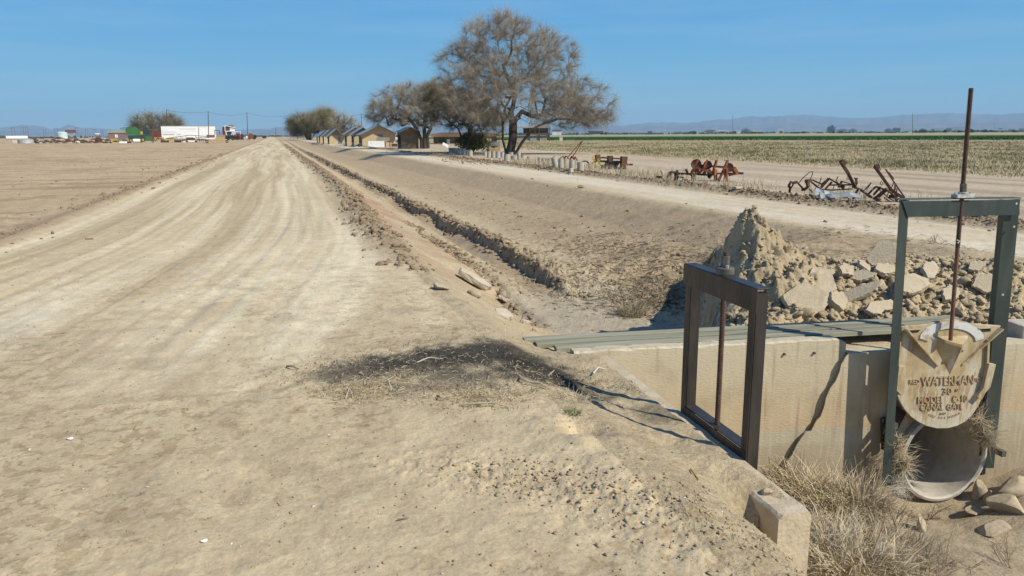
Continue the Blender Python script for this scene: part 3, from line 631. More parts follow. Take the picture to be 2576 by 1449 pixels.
# seat ring brackets behind
b=MB(); b.prism([pl(*cq(*q_),OFF2+.08) for q_ in ((815,690),(905,740),(820,905),(790,905))],-HN*.05); b.build('seat_bracket',blacki,G)
b=MB(); b.prism([pl(*cq(*q_),OFF2+.08) for q_ in ((1385,730),(1470,700),(1480,800),(1420,860))],-HN*.05); b.build('seat_bracket',blacki,G)
for (x,y) in ((738,790),(735,880),(1495,985)):
    q_=pl(*cq(x,y),OFF2); b=MB().bar(q_,q_+HN*.2,.05,.06); b.build('anchor',castg,G)
for (x0,y0,x1,y1) in ((740,780,745,1000),(1455,760,1440,1180)):
    b=MB().bar(pl(*cq(x0,y0),OFF2+.05),pl(*cq(x1,y1),OFF2+.05),.06,.03); b.build('guide_rail',blacki,G)
# bolts / holes in the stained wall
for (x,y) in ((1264,917),(1427,911)):
    X_,Y_=(1900+x/1.5901)/1.36646,(640+y/1.5901)/1.36646
    b=MB().cyl(pl(X_,Y_,0),.013,.02,7,axis=HN); o=b.build('wall_bolt',rust,loc=pl(X_,Y_,0)); tag(o,'rusty bolt stub in the stained headwall, '+('nearer its left part' if x<1300 else 'nearer its right end'),'bolt','bolt stubs in the headwall')
# ================================================================ RUBBLE, STONES, SLABS
def ico(sub):
    import bmesh as bmm
    b=bmm.new(); bmm.ops.create_icosphere(b,subdivisions=sub,radius=1); V=np.array([v.co[:] for v in b.verts]); Fc=np.array([[v.index for v in f.verts] for f in b.faces]); b.free(); return V,Fc
ICO1=ico(1); ICO2=ico(2); ICO4=ico(4)
def rockverts(sub,seed,cuts=7,rough=.12,dl=.35,dh=.8):
    V,Fc=sub; rg=np.random.default_rng(seed); V=V.copy()
    for i in range(cuts):
        n=rg.normal(size=3);n/=np.linalg.norm(n); d=rg.uniform(dl,dh); k=V@n; V=V-np.maximum(k-d,0)[:,None]*n
    V=V*(1+rough*(rg.random((len(V),1))-.5))
    return V,Fc
ROCKS=[rockverts(ICO1,i,7,.35) for i in range(10)]; ROCKC=[rockverts(ICO2,i+90,6,.5,.5,.9) for i in range(8)]; ROCK2=[rockverts(ICO2,i+50,10,.12) for i in range(8)]
def clods(P,S,name,mat,seed=1,lib=ROCKS,flat=.75):
    rg=np.random.default_rng(seed); VV=[];FF=[];o=0
    k=rg.integers(0,len(lib),len(P)); a=rg.uniform(0,6.28,len(P)); tilt=rg.normal(0,.5,(len(P),2))
    for i in range(len(P)):
        V,Fc=lib[k[i]]; s=S[i]; c,s_=math.cos(a[i]),math.sin(a[i])
        v=V*np.array([s*rg.uniform(.7,1.35),s,s*flat*rg.uniform(.7,1.2)]); x=v[:,0]*c-v[:,1]*s_; y=v[:,0]*s_+v[:,1]*c
        z=v[:,2]+x*tilt[i,0]*.4+y*tilt[i,1]*.4
        VV.append(np.stack([x+P[i][0],y+P[i][1],z+P[i][2]],-1)); FF.append(Fc+o); o+=len(V)
    return npmesh(name,np.concatenate(VV),np.concatenate(FF),mat)
clodM=M('dirt_clod',(.29,.225,.135),(.42,.335,.21),2.5,.95,bump=.6,bscale=30)
clodD=M('dirt_clod_dark',(.19,.14,.085),(.31,.235,.145),2.5,.95,bump=.6,bscale=30)
stoneM=M('buff_stone',(.36,.29,.19),(.46,.385,.27),5,.9,bump=.5,bscale=22,c3=(.28,.22,.15),s3=12)
def scat(n,fx,fy,size,seed,sink=.3):
    rg=np.random.default_rng(seed); X=fx(rg,n);Y=fy(rg,n,); s=size(rg,n); Z=H(X,Y)+s*(.5-sink); return np.stack([X,Y,Z],-1),s
rg=np.random.default_rng(5)
def band(n,xc,sx,y0,y1,smin,smax,seed,p=2.2,grow=0.012):
    rg=np.random.default_rng(seed); Y=y0*(y1/y0)**rg.random(n); X=xc(Y)+rg.normal(0,sx,n); s=smin+(smax-smin)*rg.random(n)**p; s=s*(1+grow*(Y-y0)); s=np.minimum(s,.12); kk=rg.random(n)<np.clip(3.2*vn(Y*.55,Y*0,seed)-.5,.12,1)*ss(y0,y0*1.35,Y)+.15; Y=Y[kk];X=X[kk];s=s[kk]; return np.stack([X,Y,H(X,Y)+s*.2],-1),s
o_=[band(500,lambda Y:-4.9+0*Y,.35,12,90,.012,.06,16),(lambda r_:(np.stack([r_[0],r_[1],H(r_[0],r_[1])+r_[2]*.2],-1),r_[2]))((lambda g:(-5-g.gamma(1.3,9,900),14*(110/14)**g.random(900),.012+.05*g.random(900)**3))(np.random.default_rng(44))),band(4200,lambda Y:1.78+.55*ss(13,30,Y),.22,10.2,160,.008,.075,11,3.6),band(3600,lambda Y:4.8+0*Y,.15,12.0,120,.008,.075,12,3.6),band(900,lambda Y:3.6+0*Y,.12,10,22,.012,.06,13),
    band(5500,lambda Y:13.7+0*Y,.28,9,70,.010,.05,14,3),band(260,lambda Y:7+0*Y,1.8,9,40,.015,.06,15)]
P=np.concatenate([a for a,b in o_]);S=np.concatenate([b for a,b in o_])
o=clods(P,S,'dirt_clods',clodD,3,lib=ROCKC); tag(o,'broken brown dirt clods heaped along the road edge, trench and track berm','dirt clods',kind='stuff')
# pebbles and crumbs on the road and shoulder
n=5200; rg=np.random.default_rng(21); az=YAW+np.radians(rg.uniform(-37,30,n)); r=2.4*(22/2.4)**rg.random(n); X=r*np.sin(az);Y=r*np.cos(az)
keep=(X<2.5)|((Y>7)&(X<10)); keep&=~((X>2.4)&(Y<7)); X=X[keep];Y=Y[keep];r=r[keep]; s=(.0022+.008*rg.random(len(X))**4)*(1+.05*r)
P1=np.stack([X,Y,H(X,Y)+s*.3],-1)
n=2600; A=at(1290,1200,0);B_=at(1990,1420,-.15); t=rg.uniform(-.2,1.25,n); X=A.x+(B_.x-A.x)*t+rg.normal(0,.16,n)*(1+t); Y=A.y+(B_.y-A.y)*t+rg.normal(0,.14,n)*(1+.8*t); k=(X<2.75); X=X[k];Y=Y[k]; s2=.0025+.014*rg.random(len(X))**5
P2=np.stack([X,Y,H(X,Y)+s2*.3],-1)
o=clods(np.concatenate([P1,P2]),np.concatenate([s,s2]),'pebbles',clodM,4); tag(o,'small pebbles and dirt crumbs strewn over the road and shoulder','pebbles',kind='stuff')
n=150; az=YAW+np.radians(rg.uniform(-37,20,n)); r=2.6*(14/2.6)**rg.random(n); X=r*np.sin(az);Y=r*np.cos(az); k=(X<2.3); X=X[k];Y=Y[k]; s=(.003+.006*rg.random(len(X)))*(1+.08*r[k])
o=clods(np.stack([X,Y,H(X,Y)+s*.2],-1),s,'shell_chips',M('white_chip',(.7,.68,.6),(.6,.56,.46),5,.8),6,flat=.3); tag(o,'tiny white chips scattered over the near road surface','chips',kind='stuff')
# dirt clods on the rubble bank
def inbank(n,seed,s0,s1,p):
    rg=np.random.default_rng(seed); X=rg.uniform(4.2,9.6,n); d=rg.uniform(.55,3.1,n); Y=hy(X)+d; k=(X>4.75+.62*(Y-7.2)+rg.normal(0,.18,n))&(rg.random(n)<1.15-.28*d); X=X[k];Y=Y[k]; s=s0+(s1-s0)*rg.random(len(X))**p
    return np.stack([X,Y,H(X,Y)+s*.35],-1),s
a,b=inbank(6000,31,.010,.06,3.2); c,d=inbank(70,32,.06,.12,2)
o=clods(a,b,'rubble_crumbs',clodM,8,lib=ROCKC); tag(o,'crumbled dirt clods covering the bank behind the boards','dirt clods',kind='stuff')
o=clods(c,d,'rubble_lumps',clodM,9,lib=ROCK2); tag(o,'fist to head sized earth lumps in the rubble bank','earth lumps',kind='stuff')
# dirt mound
def mound():
    n=200; base=grd(1935,690); cx_,cy_=base.x,base.y+.15
    pk=pl(1880,552,-( (cy_+.0)-hy(cx_))); PZ=pk.z; pkx,pky=pk.x,pk.y
    xs=np.linspace(-.95,2.0,n)+pkx; ys=np.linspace(-1.6,1.1,n)+pky; X,Y=np.meshgrid(xs,ys)
    dx=X-pkx; dy=Y-pky; wx=.12*fbm(X*3,Y*3,201,3)*2; wy=.12*fbm(X*3,Y*3,205,3)*2
    rx=np.where(dx+wx<0,np.abs(dx+wx)/.5,np.abs(dx+wx)/1.1); ry=np.where(dy+wy<0,np.abs(dy+wy)/1.05,np.abs(dy+wy)/.8)
    q=np.sqrt(rx**2+ry**2); h=np.clip(1-q,0,1); h=np.minimum(h*1.1,1); prof=.62*h**.8+.38*ss(.5,.98,h)
    b0=H(X,Y); hh=(PZ-.0)*prof*1.02
    rid=(np.abs(fbm(X*4,Y*4,211,4))*2+.6*np.abs(fbm(X*9,Y*9,215,3))*2+.35*fbm(X*22,Y*22,217,3)*2)
    Z=b0*(1-ss(0,.4,h)*.3)+hh+rid*.14*ss(0,.12,h)-.035-.1*(1-ss(0,.1,h))
    # push sideways for overhangs
    Xo=X+.04*(fbm(Y*6,Z*6,221,3)*2)*ss(0,.3,h); Yo=Y+.05*(fbm(X*6,Z*6,225,3)*2)*ss(0,.3,h)
    V=np.stack([Xo,Yo,Z],-1).reshape(-1,3); I=np.arange(n*n).reshape(n,n); Fq=np.stack([I[:-1,:-1],I[:-1,1:],I[1:,1:],I[1:,:-1]],-1).reshape(-1,4)
    o=npmesh('dirt_mound',V,Fq,M('mound_dirt',(.30,.235,.145),(.42,.34,.215),3,.95,bump=1.,bscale=24,c3=(.24,.18,.11),s3=12),smooth=True,loc=(pkx,pky,0))  # brown dirt, its tone also lowered to stand for shadows among the clods
    tag(o,'steep pointed mound of dried lumpy dirt behind the brown gate frame','dirt mound')
    rg=np.random.default_rng(77); i=rg.integers(0,n*n,2600); h1=h.ravel()[i]; i=i[(h1>.02)]; s=.008+.032*rg.random(len(i))**2.5; Pp=V[i].copy(); 
    o=clods(Pp,s,'mound_crumbs',clodM,12,lib=ROCKC); tag(o,'loose clods stuck over the pointed dirt mound','dirt clods',kind='stuff')
mound()
slabR=M('rubble_slab',(.37,.305,.205),(.47,.40,.285),6,.9,bump=.5,bscale=45,c3=(.28,.22,.14),s3=9)
def slab(px,py,w,h,th,nrm,rot,label,name='concrete_slab',lift=.02,seed=0,mat=None,grp='broken concrete slabs',p=None,mnz=None,axis=None):
    if seed<40: w*=1.3;h*=1.35
    rg=np.random.default_rng(seed+300); c=p or grd(px,py); k=rg.integers(5,8); an=np.sort(rg.uniform(0,6.28,k)+0); an=np.linspace(0,6.28,k,endpoint=False)+rg.uniform(-.35,.35,k)
    R=Vector(nrm).to_track_quat('Z','Y').to_matrix()@Matrix.Rotation(rot,3,'Z'); V=[];Fc=[]
    if axis is not None:
        x_=Vector(axis).normalized(); z_=Vector(nrm); z_=(z_-x_*z_.dot(x_)).normalized(); y_=z_.cross(x_); R=Matrix((x_,y_,z_)).transposed()
    # outline refined with rough break
    out=[]
    for i in range(k):
        a=an[i];b=an[(i+1)%k]+(6.283 if i==k-1 else 0); pa=Vector((math.cos(a)*w/2,math.sin(a)*h/2,0)); pb_=Vector((math.cos(b)*w/2,math.sin(b)*h/2,0))
        for j in range(6): out.append(pa.lerp(pb_,j/6)+Vector(rg.normal(0,.006,3)))
    m=len(out); cc=Vector(c)+Vector((0,0,lift))
    for (z,sc) in ((0,.985),(-th*.12,1.0),(-th*.6,1.01),(-th,.96)):
        for q in out: V.append(cc+R@(Vector((q.x*sc,q.y*sc,z))+Vector(rg.normal(0,.004 if z<0 else .0007,3))))
    V.append(cc);V.append(cc+R@Vector((0,0,-th)))
    for r_ in range(3):
        for j in range(m): Fc.append((r_*m+j,r_*m+(j+1)%m,(r_+1)*m+(j+1)%m,(r_+1)*m+j))
    for j in range(m): Fc.append((j,4*m,(j+1)%m)); Fc.append((3*m+j,3*m+(j+1)%m,4*m+1))
    o=MB().add(V,Fc).build(name,mat or (slabR if seed<40 else slabm),loc=cc); tag(o,label,'slab',grp); return o
D=(-.25,-.97)
S_=[(2030,782,.50,.36,.09,(-.15,-.85,.5),.2,'largest squarish broken slab leaning just above the boards'),
(2062,735,.46,.30,.07,(-.1,-.7,.7),.9,'pointed grey slab lying just behind the largest leaning one'),
(2222,662,.34,.30,.035,(-.5,-.7,.45),.4,'thin grey slab standing highest on the rubble, left of the green post'),
(2228,698,.30,.18,.06,(.1,-.5,.85),.0,'small sunlit cream slab directly left of the green post'),
(2150,762,.50,.14,.07,(-.55,-.35,.75),.75,'long narrow slab tilted up to the right in the rubble'),
(2175,690,.22,.14,.05,(.3,-.5,.8),.3,'small broken slab below the thin standing grey one'),
(2295,735,.55,.22,.07,(.1,-.5,.85),.2,'broad buried slab seen between the green posts, left of the rod'),
(2215,795,.42,.14,.05,(.1,-.6,.8),.1,'low flat slab on the lower bank against the boards'),
(2340,700,.42,.16,.05,(.2,-.6,.8),.35,'long slab edge jutting out left of the tall threaded rod'),
(2455,690,.2,.12,.05,(-.3,-.6,.8),.6,'small slab piece right of the tall threaded rod'),
(2130,700,.2,.15,.06,(.1,-.7,.7),.2,'small angular slab between the mound and the standing thin slab'),
(2390,760,.3,.14,.06,(.0,-.6,.8),.5,'half buried slab just above the gate disc'),
(2030,752,.14,.12,.06,(.2,-.7,.7),.8,'little chip of slab wedged above the largest leaning slab'),
(2110,778,.24,.2,.1,(.2,-.8,.6),.8,'rounded slab chunk right of the largest leaning slab'),
(2165,715,.26,.14,.05,(-.4,-.4,.8),.4,'shaded slab wedge in the middle of the rubble'),
(2480,735,.28,.2,.06,(-.3,-.7,.6),.3,'grey slab beside the right green post')]
for i,t in enumerate(S_): slab(*t,seed=i,lift=.12)
# ditch-side slabs and stones
_a=grd(1155,697);_b=grd(1238,738); slab(1198,722,(_b-_a).length*1.12,.30,.10,(.45,-.25,.85),0,'long pale slab tilted over its own shadow on the ditch shoulder',lift=.17,seed=40,axis=_b-_a+Vector((0,0,-.06)))
slab(1272,757,.36,.18,.05,(.5,.0,.85),2.2,'smaller slab at the foot of the long pale one',lift=.05,seed=41)
slab(1268,795,.34,.26,.07,(.3,-.2,.9),.3,'pale rounded slab on the shoulder near the boards',lift=.05,seed=42)
slab(1325,815,.22,.1,.06,(.4,-.1,.9),2.3,'narrow broken slab nearest the left ends of the boards',lift=.05,seed=43)
slab(1355,835,.24,.14,.05,(.4,-.1,.9),2.1,'speckled slab fragment partly buried by the board ends',lift=.03,seed=44,mat=stoneM)
def stone(px,py,sz,label,seed=0,name='stone',sc=(1,1,.7),grp=None,mat=None,lift=.3,p=None,cat='stone'):
    V,Fc=rockverts(ICO4,seed+500,9,.02,.5,.85); rg=np.random.default_rng(seed); c=p or grd(px,py); a=rg.uniform(0,6.28); R=Matrix.Rotation(a,3,'Z')@Matrix.Rotation(rg.uniform(-.3,.3),3,'X')
    V=V*np.array(sc)*sz; V=V@np.array(R).T; V=V*(1+.05*fbm(V[:,0]*9/sz*.2+V[:,2]*5,V[:,1]*9/sz*.2,seed,4)[:,None])
    V=V+np.array(c)+np.array([0,0,sz*lift]); o=npmesh(name,V,Fc,mat or stoneM,loc=tuple(c)); tag(o,label,cat,grp)
    try: o.data.set_sharp_from_angle(angle=.5)
    except Exception: pass
    return o
G8='stones by the canal gate'
stone(2548,1238,.20,'upright tan boulder right of the canal gate, against the picture edge',1,sc=(1.3,.7,.55),grp=G8)
stone(2535,1283,.17,'broad tan stone below the boulder right of the gate',2,sc=(1.2,1,.55),grp=G8)
stone(2502,1338,.17,'flat slab-like stone lowest of the group right of the gate',3,sc=(1.35,.9,.35),grp=G8,lift=.1)
stone(2462,1248,.13,'leaning stone touching the foot of the right green post',4,sc=(.6,.6,1.2),grp=G8)
stone(2488,1262,.10,'small narrow stone beside the leaning one at the right post',5,sc=(.6,.6,1.2),grp=G8)
stone(2452,1295,.10,'small pale stone in the mud left of the flat stone',6,sc=(1.4,.9,.5),grp=G8)
stone(2318,1333,.10,'pale stone half hidden in the weeds',7,sc=(.7,.6,1.3),grp=G8)
stone(1193,745,.10,'squat tan stone just under the long pale slab',8,sc=(1.2,.9,.7))
stone(1107,728,.10,'low buff stone on the shoulder left of the long pale slab',9,sc=(1.3,1,.6))
stone(1948,1247,.035,'small tan pebble sitting on the end of the side wall',10,p=Vector((2.66,3.52,ZW)))
stone(1460,473,.12,'lone dark brown stone on the pale service track',11,mat=clodD)
stone(1645,862,.03,'pebble',12) if False else None
bp=grd(1975,1000)
# concrete block at the right edge
bb=pl(2580,850,-.25); b=MB(); b.box(bb+Vector((.10,0,-.02)),(.5,.35,.38),Matrix.Rotation(-.25,3,'Z')); o=b.build('concrete_block',slabm,loc=bb,bevel=.02); tag(o,'pale squared concrete block at the right picture edge behind the canal gate','block')
# ================================================================ DRY PLANTS
def blades(P,Hh,D,Wd,bend,name,mat,parent=None,loc=None,seg=4,rg=None,wdir=None):
    """tapered bent ribbons. P base, Hh length, D horizontal lean dir (2d, magnitude=lean), bend extra curl"""
    n=len(P); rg=rg or np.random.default_rng(1); a=rg.uniform(0,6.28,n); wd=np.stack([np.cos(a),np.sin(a),0*a],-1)*Wd[:,None]*.5
    V=[]
    pos=P.copy(); ang=np.hypot(D[:,0],D[:,1]); dn=D/np.maximum(ang,1e-5)[:,None]
    for i in range(seg):
        w=1-i/(seg-.0)*.9
        V.append(pos-wd*w); V.append(pos+wd*w)
        th=np.clip(ang+bend*i,0,2.6); st=(Hh/(seg-1))[:,None]
        pos=pos+np.stack([dn[:,0]*np.sin(th),dn[:,1]*np.sin(th),np.cos(th)],-1)*st
    V=np.stack(V,1).reshape(-1,3); k=2*seg; base=np.arange(n)[:,None]*k
    F4=np.concatenate([base+np.array([[2*i,2*i+1,2*i+3,2*i+2]]) for i in range(seg-1)],0)
    return npmesh(name,V,F4,mat,parent=parent,loc=loc)
strawM=M('dry_straw',(.45,.37,.22),(.64,.55,.38),3,.8,bump=0,c3=(.25,.18,.10),s3=6,a3=.7)
strawD=M('grey_straw',(.26,.21,.13),(.42,.35,.23),3,.85)
paleT=M('bleached_twig',(.50,.46,.37),(.64,.60,.50),4,.85)
twigB=M('brown_twig',(.16,.11,.065),(.26,.19,.12),4,.9)
def clump(c,rad,n,h,label,name='grass_clump',mat=strawM,lean=.5,seed=0,grp='dry grass clumps',w=.0105,bend=.8,cat='grass clump'):
    rg=np.random.default_rng(seed+900); r=rad*np.sqrt(rg.random(n)); a=rg.uniform(0,6.28,n); X=c[0]+r*np.cos(a);Y=c[1]+r*np.sin(a); P=np.stack([X,Y,H(X,Y)-.01],-1)
    da=a+rg.normal(0,.9,n); l=np.abs(rg.normal(lean,lean*.5,n)); D=np.stack([np.cos(da),np.sin(da)],-1)*l[:,None]
    o=blades(P,h*(.35+.65*rg.random(n)),D,w*(.6+.8*rg.random(n)),bend*rg.random(n),name,mat,loc=(c[0],c[1],hz(c[0],c[1])),rg=rg); tag(o,label,cat,grp); return o
def fl(px,py): return grd(px,py)
c=fl(2095,1275); clump(c,.36,620,.5,'golden dry grass clump between the end of the side wall and the headwall',seed=1)
c=fl(2165,1285); clump(c,.2,520,.42,'bright straw grass clump left of the left green post',seed=2)
c=fl(2120,1415); clump(c,.45,900,.42,'dense dull dry grass in the bottom of the canal below the wall end',mat=strawM,seed=3)
c=fl(2260,1395); clump(c,.40,700,.36,'thin brown weeds in the canal bottom in front of the gate',mat=strawD,seed=4,w=.005)
c=fl(2175,1290); clump(c,.10,60,.55,'few tall green brown stalks beside the left green post',mat=strawD,lean=.25,seed=5,w=.008,bend=.1)
c=fl(2010,1235); clump(c,.22,500,.40,'dry grass tuft right beside the ragged crack foot',seed=6)
c=grd(1590,790); clump(c,.22,420,.30,'small tuft of greyish grass on the ditch floor',mat=strawD,seed=7,w=.012)
c=grd(1785,775); clump(c,.16,240,.25,'small straw tuft at the foot of the rubble bank behind the frame',mat=strawM,seed=8,w=.01)
c=grd(1440,1005); clump(c,.10,200,.16,'tiny straw tuft beside the green sprout on the shoulder',mat=strawM,seed=9,w=.004,lean=1.)
def twigs(P0,P1,P2,w0,name,mat,parent=None,loc=None):
    n=len(P0); d=P1-P0; d/=np.maximum(np.linalg.norm(d,axis=1),1e-6)[:,None]; ref=np.where(np.abs(d[:,2:3])<.9,np.array([[0,0,1.]]),np.array([[1.,0,0]])); a=np.cross(d,ref); a/=np.linalg.norm(a,axis=1)[:,None]; b=np.cross(d,a)
    V=[]
    for P,w in ((P0,w0),(P1,w0*.7)):
        for j in range(3): t=2*math.pi*j/3; V.append(P+(a*math.cos(t)+b*math.sin(t))*w[:,None])
    V.append(P2); V=np.stack(V,1).reshape(-1,3); base=np.arange(n)[:,None]*7
    F=[base+np.array([q]) for q in ([0,1,4],[0,4,3],[1,2,5],[1,5,4],[2,0,3],[2,3,5],[3,4,6],[4,5,6],[5,3,6])]
    return npmesh(name,V,np.concatenate(F,0),mat,parent=parent,loc=loc)
def weed(c,nst,h,label,seed=0,mat=paleT,lean=.6,w=.0035,name='dead_weed',fork=5):
    """a dead forking weed"""
    rg=np.random.default_rng(seed+1200); P0=[];P1=[];P2=[];W=[]
    def rec(p,d,l,w_,dep):
        q=p+d*l*.55; e=rg.normal(0,.25,3); d2=d+e*.5; d2/=np.linalg.norm(d2); r=q+d2*l*.45; P0.append(p);P1.append(q);P2.append(r);W.append(w_)
        if dep>0:
            for k in range(rg.integers(2,fork)):
                t=rg.uniform(.3,1); s=p+(q-p)*t if t<.7 else q; dd=d+rg.normal(0,.55,3); dd[2]=abs(dd[2])*.6+.15; dd/=np.linalg.norm(dd); rec(s,dd,l*rg.uniform(.4,.75),w_*.62,dep-1)
    for i in range(nst):
        a=rg.uniform(0,6.28); d=np.array([math.cos(a)*lean,math.sin(a)*lean,1-.35*lean]); d/=np.linalg.norm(d); rec(np.array([c[0]+rg.normal(0,.03),c[1]+rg.normal(0,.03),hz(c[0],c[1])-.01]),d,h*rg.uniform(.6,1.1),w,3)
    o=twigs(np.array(P0),np.array(P1),np.array(P2),np.array(W),name,mat,loc=(c[0],c[1],hz(c[0],c[1]))); tag(o,label,'dead weed','dead weeds'); return o
weed(fl(2165,1425),7,.5,'bleached white forking weed at the bottom of the picture below the wall end',1)
weed(fl(2075,1400),5,.42,'bleached branching weed leaning over the end face of the side wall',2)
weed(fl(2255,1340),5,.42,'brown forking weed in front of the culvert',3,mat=twigB,w=.005)
weed(fl(2330,1310),4,.40,'brown woody weed leaning right in front of the gate',4,mat=twigB,lean=1.1,w=.006)
weed(fl(2440,1430),3,.28,'small dried stalk in the mud bottom right',5,mat=strawD)
weed(fl(2540,1430),4,.34,'brown leafy dried weed in the bottom right corner',6,mat=twigB)
weed(fl(2215,1260),4,.40,'thin brown weed growing up the foot of the left green post',7,mat=twigB,lean=.25)
weed(grd(2370,615),4,.30,'dry twiggy branch on the bank seen between the green posts',8,mat=strawD,lean=1.3,w=.006)
weed(grd(2245,625),3,.14,'tiny bleached twig standing on the bank left of the green gate',9,w=.005)
weed(grd(1910,600),3,.16,'dry twigs at the right shoulder of the dirt mound',10,mat=strawM,w=.005)
# debris caught on the gate
def debris(p,n,r,label,seed,mat):
    rg=np.random.default_rng(seed); a=rg.normal(0,1,(n,3)); a/=np.linalg.norm(a,axis=1)[:,None]; P0=np.array(p)+a*rg.random((n,1))*r*np.array([.7,.7,1.2]); d=rg.normal(0,1,(n,3)); d[:,2]-=.4; d/=np.linalg.norm(d,axis=1)[:,None]; l=rg.uniform(.03,.16,(n,1)); P1=P0+d*l; P2=P1+(d+rg.normal(0,.5,(n,3)))*l*.6
    o=twigs(P0,P1,P2,np.full(n,.0022),'flood_debris',mat,loc=p); tag(o,label,'debris','flood debris caught on the gate')
debris(pl(*cq(840,970),OFF2+.2),240,.07,'tan grass wad caught high on the left green post',1,strawM)
debris(pl(*cq(870,1100),OFF2+.2),420,.10,'grass wad caught midway up the left green post',2,strawM)
debris(pl(*cq(820,1260),OFF2+.22),330,.09,'pale bleached root wad at the foot of the left green post',3,paleT)
debris(pl(*cq(1470,900),OFF2+.2),420,.11,'tangle of dry grass hooked on the right green post',4,strawD)
debris(pl(*cq(1420,800),OFF2+.15),160,.08,'thin dry grass hanging at the lower right of the disc',5,strawM)
# litter of straw and sticks on the ash patch
def litter(name,spots,label,mat,seed,w=.0015,l=(.03,.13)):
    rg=np.random.default_rng(seed); A0=[];A1=[];A2=[]
    for (px,py,sx,sy,n) in spots:
        c=grd(px,py); X=c.x+rg.normal(0,sx,n);Y=c.y+rg.normal(0,sy,n); z=H(X,Y)+rg.uniform(.001,.018,n); a=rg.uniform(0,6.28,n); L=rg.uniform(*l,n); e=rg.normal(0,.12,n)
        X1=X+np.cos(a)*L*.5;Y1=Y+np.sin(a)*L*.5; X2=X1+np.cos(a+e*2)*L*.5;Y2=Y1+np.sin(a+e*2)*L*.5
        A0.append(np.stack([X,Y,z],-1));A1.append(np.stack([X1,Y1,H(X1,Y1)+rg.uniform(.003,.03,n)],-1));A2.append(np.stack([X2,Y2,H(X2,Y2)+rg.uniform(.002,.02,n)],-1))
    P0,P1,P2=map(np.concatenate,(A0,A1,A2)); o=twigs(P0,P1,P2,w*(.5+rg.random(len(P0))),name,mat); tag(o,label,'litter',kind='stuff')
litter('straw_litter',[(900,985,.14,.12,700),(960,965,.2,.14,500),(1230,1000,.18,.11,800),(1150,985,.25,.1,500),(1150,825,.2,.08,120),(1450,1000,.12,.06,140),(1020,905,.4,.2,260),(1300,930,.4,.2,260),(1060,860,.12,.05,80),(760,940,.15,.08,60)],'short dry straw and grass litter around the burnt patch',strawM,5,w=.0021,l=(.012,.09))
litter('charred_litter',[(1200,900,.4,.3,900),(1000,915,.4,.25,600),(1380,935,.3,.28,700),(860,930,.25,.2,250),(1600,975,.25,.1,200)],'blackened stems and ash covering the burnt patch',M('char',(.025,.022,.018),(.08,.07,.055),8,.95),6,w=.0016,l=(.008,.04))
litter('bank_litter',[(1700,640,.9,.9,700),(1500,640,.8,1.5,600),(1400,720,.5,.8,350),(1650,740,.5,.5,700),(1250,540,.8,3,300),(1850,740,.4,.3,300),(2000,600,1.,.6,300),(2200,640,1,.5,300)],'dry weed litter lying on the ditch bank',strawD,7,w=.005,l=(.05,.22))
litter('bank_litter_dark',[(1700,700,.8,.8,500),(1560,620,.9,1.4,500),(1640,760,.4,.4,500),(1500,720,.5,.7,300)],'dark dead weeds flattened on the lower ditch bank',M('dark_weed',(.10,.075,.045),(.18,.135,.08),5,.95),8,w=.007,l=(.05,.2))
def stick(pts,r,label,seed=0,mat=None,lift=.012):
    rg=random.Random(seed); P=[]
    for i,(x,y) in enumerate(pts):
        q=grd(x,y); P.append(q+Vector((0,0,lift+(.02 if i not in(0,len(pts)-1) else 0))))
    o=MB().tube(P,[r*(1-.5*i/(len(P)-1)) for i in range(len(P))],6).build('stick',mat or paleT,smooth=True,loc=P[0]); tag(o,label,'stick','dead sticks on the shoulder')
stickM=M('grey_stick',(.34,.27,.18),(.48,.40,.28),9,.9,bump=.4)
stick([(1307,950),(1312,962),(1330,970),(1360,974),(1378,980)],.011,'thick bent stick lying on the ash patch',mat=stickM)
stick([(1158,1022),(1195,1026),(1240,1024),(1282,1028)],.008,'long straight stick under the right straw pile',mat=stickM)
stick([(1380,948),(1395,940),(1403,952)],.008,'short curled stick at the right edge of the ash',mat=stickM)
stick([(1492,948),(1505,938),(1525,937)],.008,'arched pale stick beside the shadow of the frame',lift=.03)
stick([(722,925),(735,930),(752,932)],.009,'dark stubby stick at the left edge of the burnt patch',mat=twigB)
stick([(870,1005),(880,985),(888,1003)],.006,'forked pale stick in the left straw pile')
stick([(1050,915),(1080,908),(1115,906)],.005,'thin pale stem across the ash')
stick([(985,988),(978,965),(990,950)],.004,'thin curved stem in the left straw pile')
stick([(1100,1000),(1108,1010),(1118,1008)],.008,'short dark stick between the two straw piles',mat=twigB)
stick([(1738,1185),(1758,1212)],.007,'small golden leaf stalk on the shoulder near the frame',mat=M('golden_leaf',(.5,.3,.08),(.4,.22,.06)))
stick([(1000,1312),(1030,1308)],.004,'thin brown twig on the bare dirt bottom centre',mat=twigB)
stick([(215,603),(235,602)],.02,'short dark stick lying alone on the left of the road',mat=twigB)
for i,(px,py,s) in enumerate(((175,1105,.022),(512,1363,.018))):
    c=grd(px,py); b=MB().prism([c+Vector((s*math.cos(a)*(1+.3*math.sin(3*a)),s*.6*math.sin(a),.004+.004*math.sin(2*a))) for a in np.linspace(0,5.8,8)],(0,0,.003)); o=b.build('paper_scrap',M('white_scrap',(.78,.78,.75)),loc=c); tag(o,('white scrap on the left side of the near road','white scrap low in the centre-left of the near road')[i],'scrap','white scraps on the road')
c=grd(1440,1038); o=clump(c,.05,160,.06,'tiny green sprout on the shoulder by the small dark stone',name='sprout',mat=M('sprout_green',(.06,.11,.02),(.10,.15,.04)),seed=33,w=.005,lean=.9,grp='',cat='sprout')
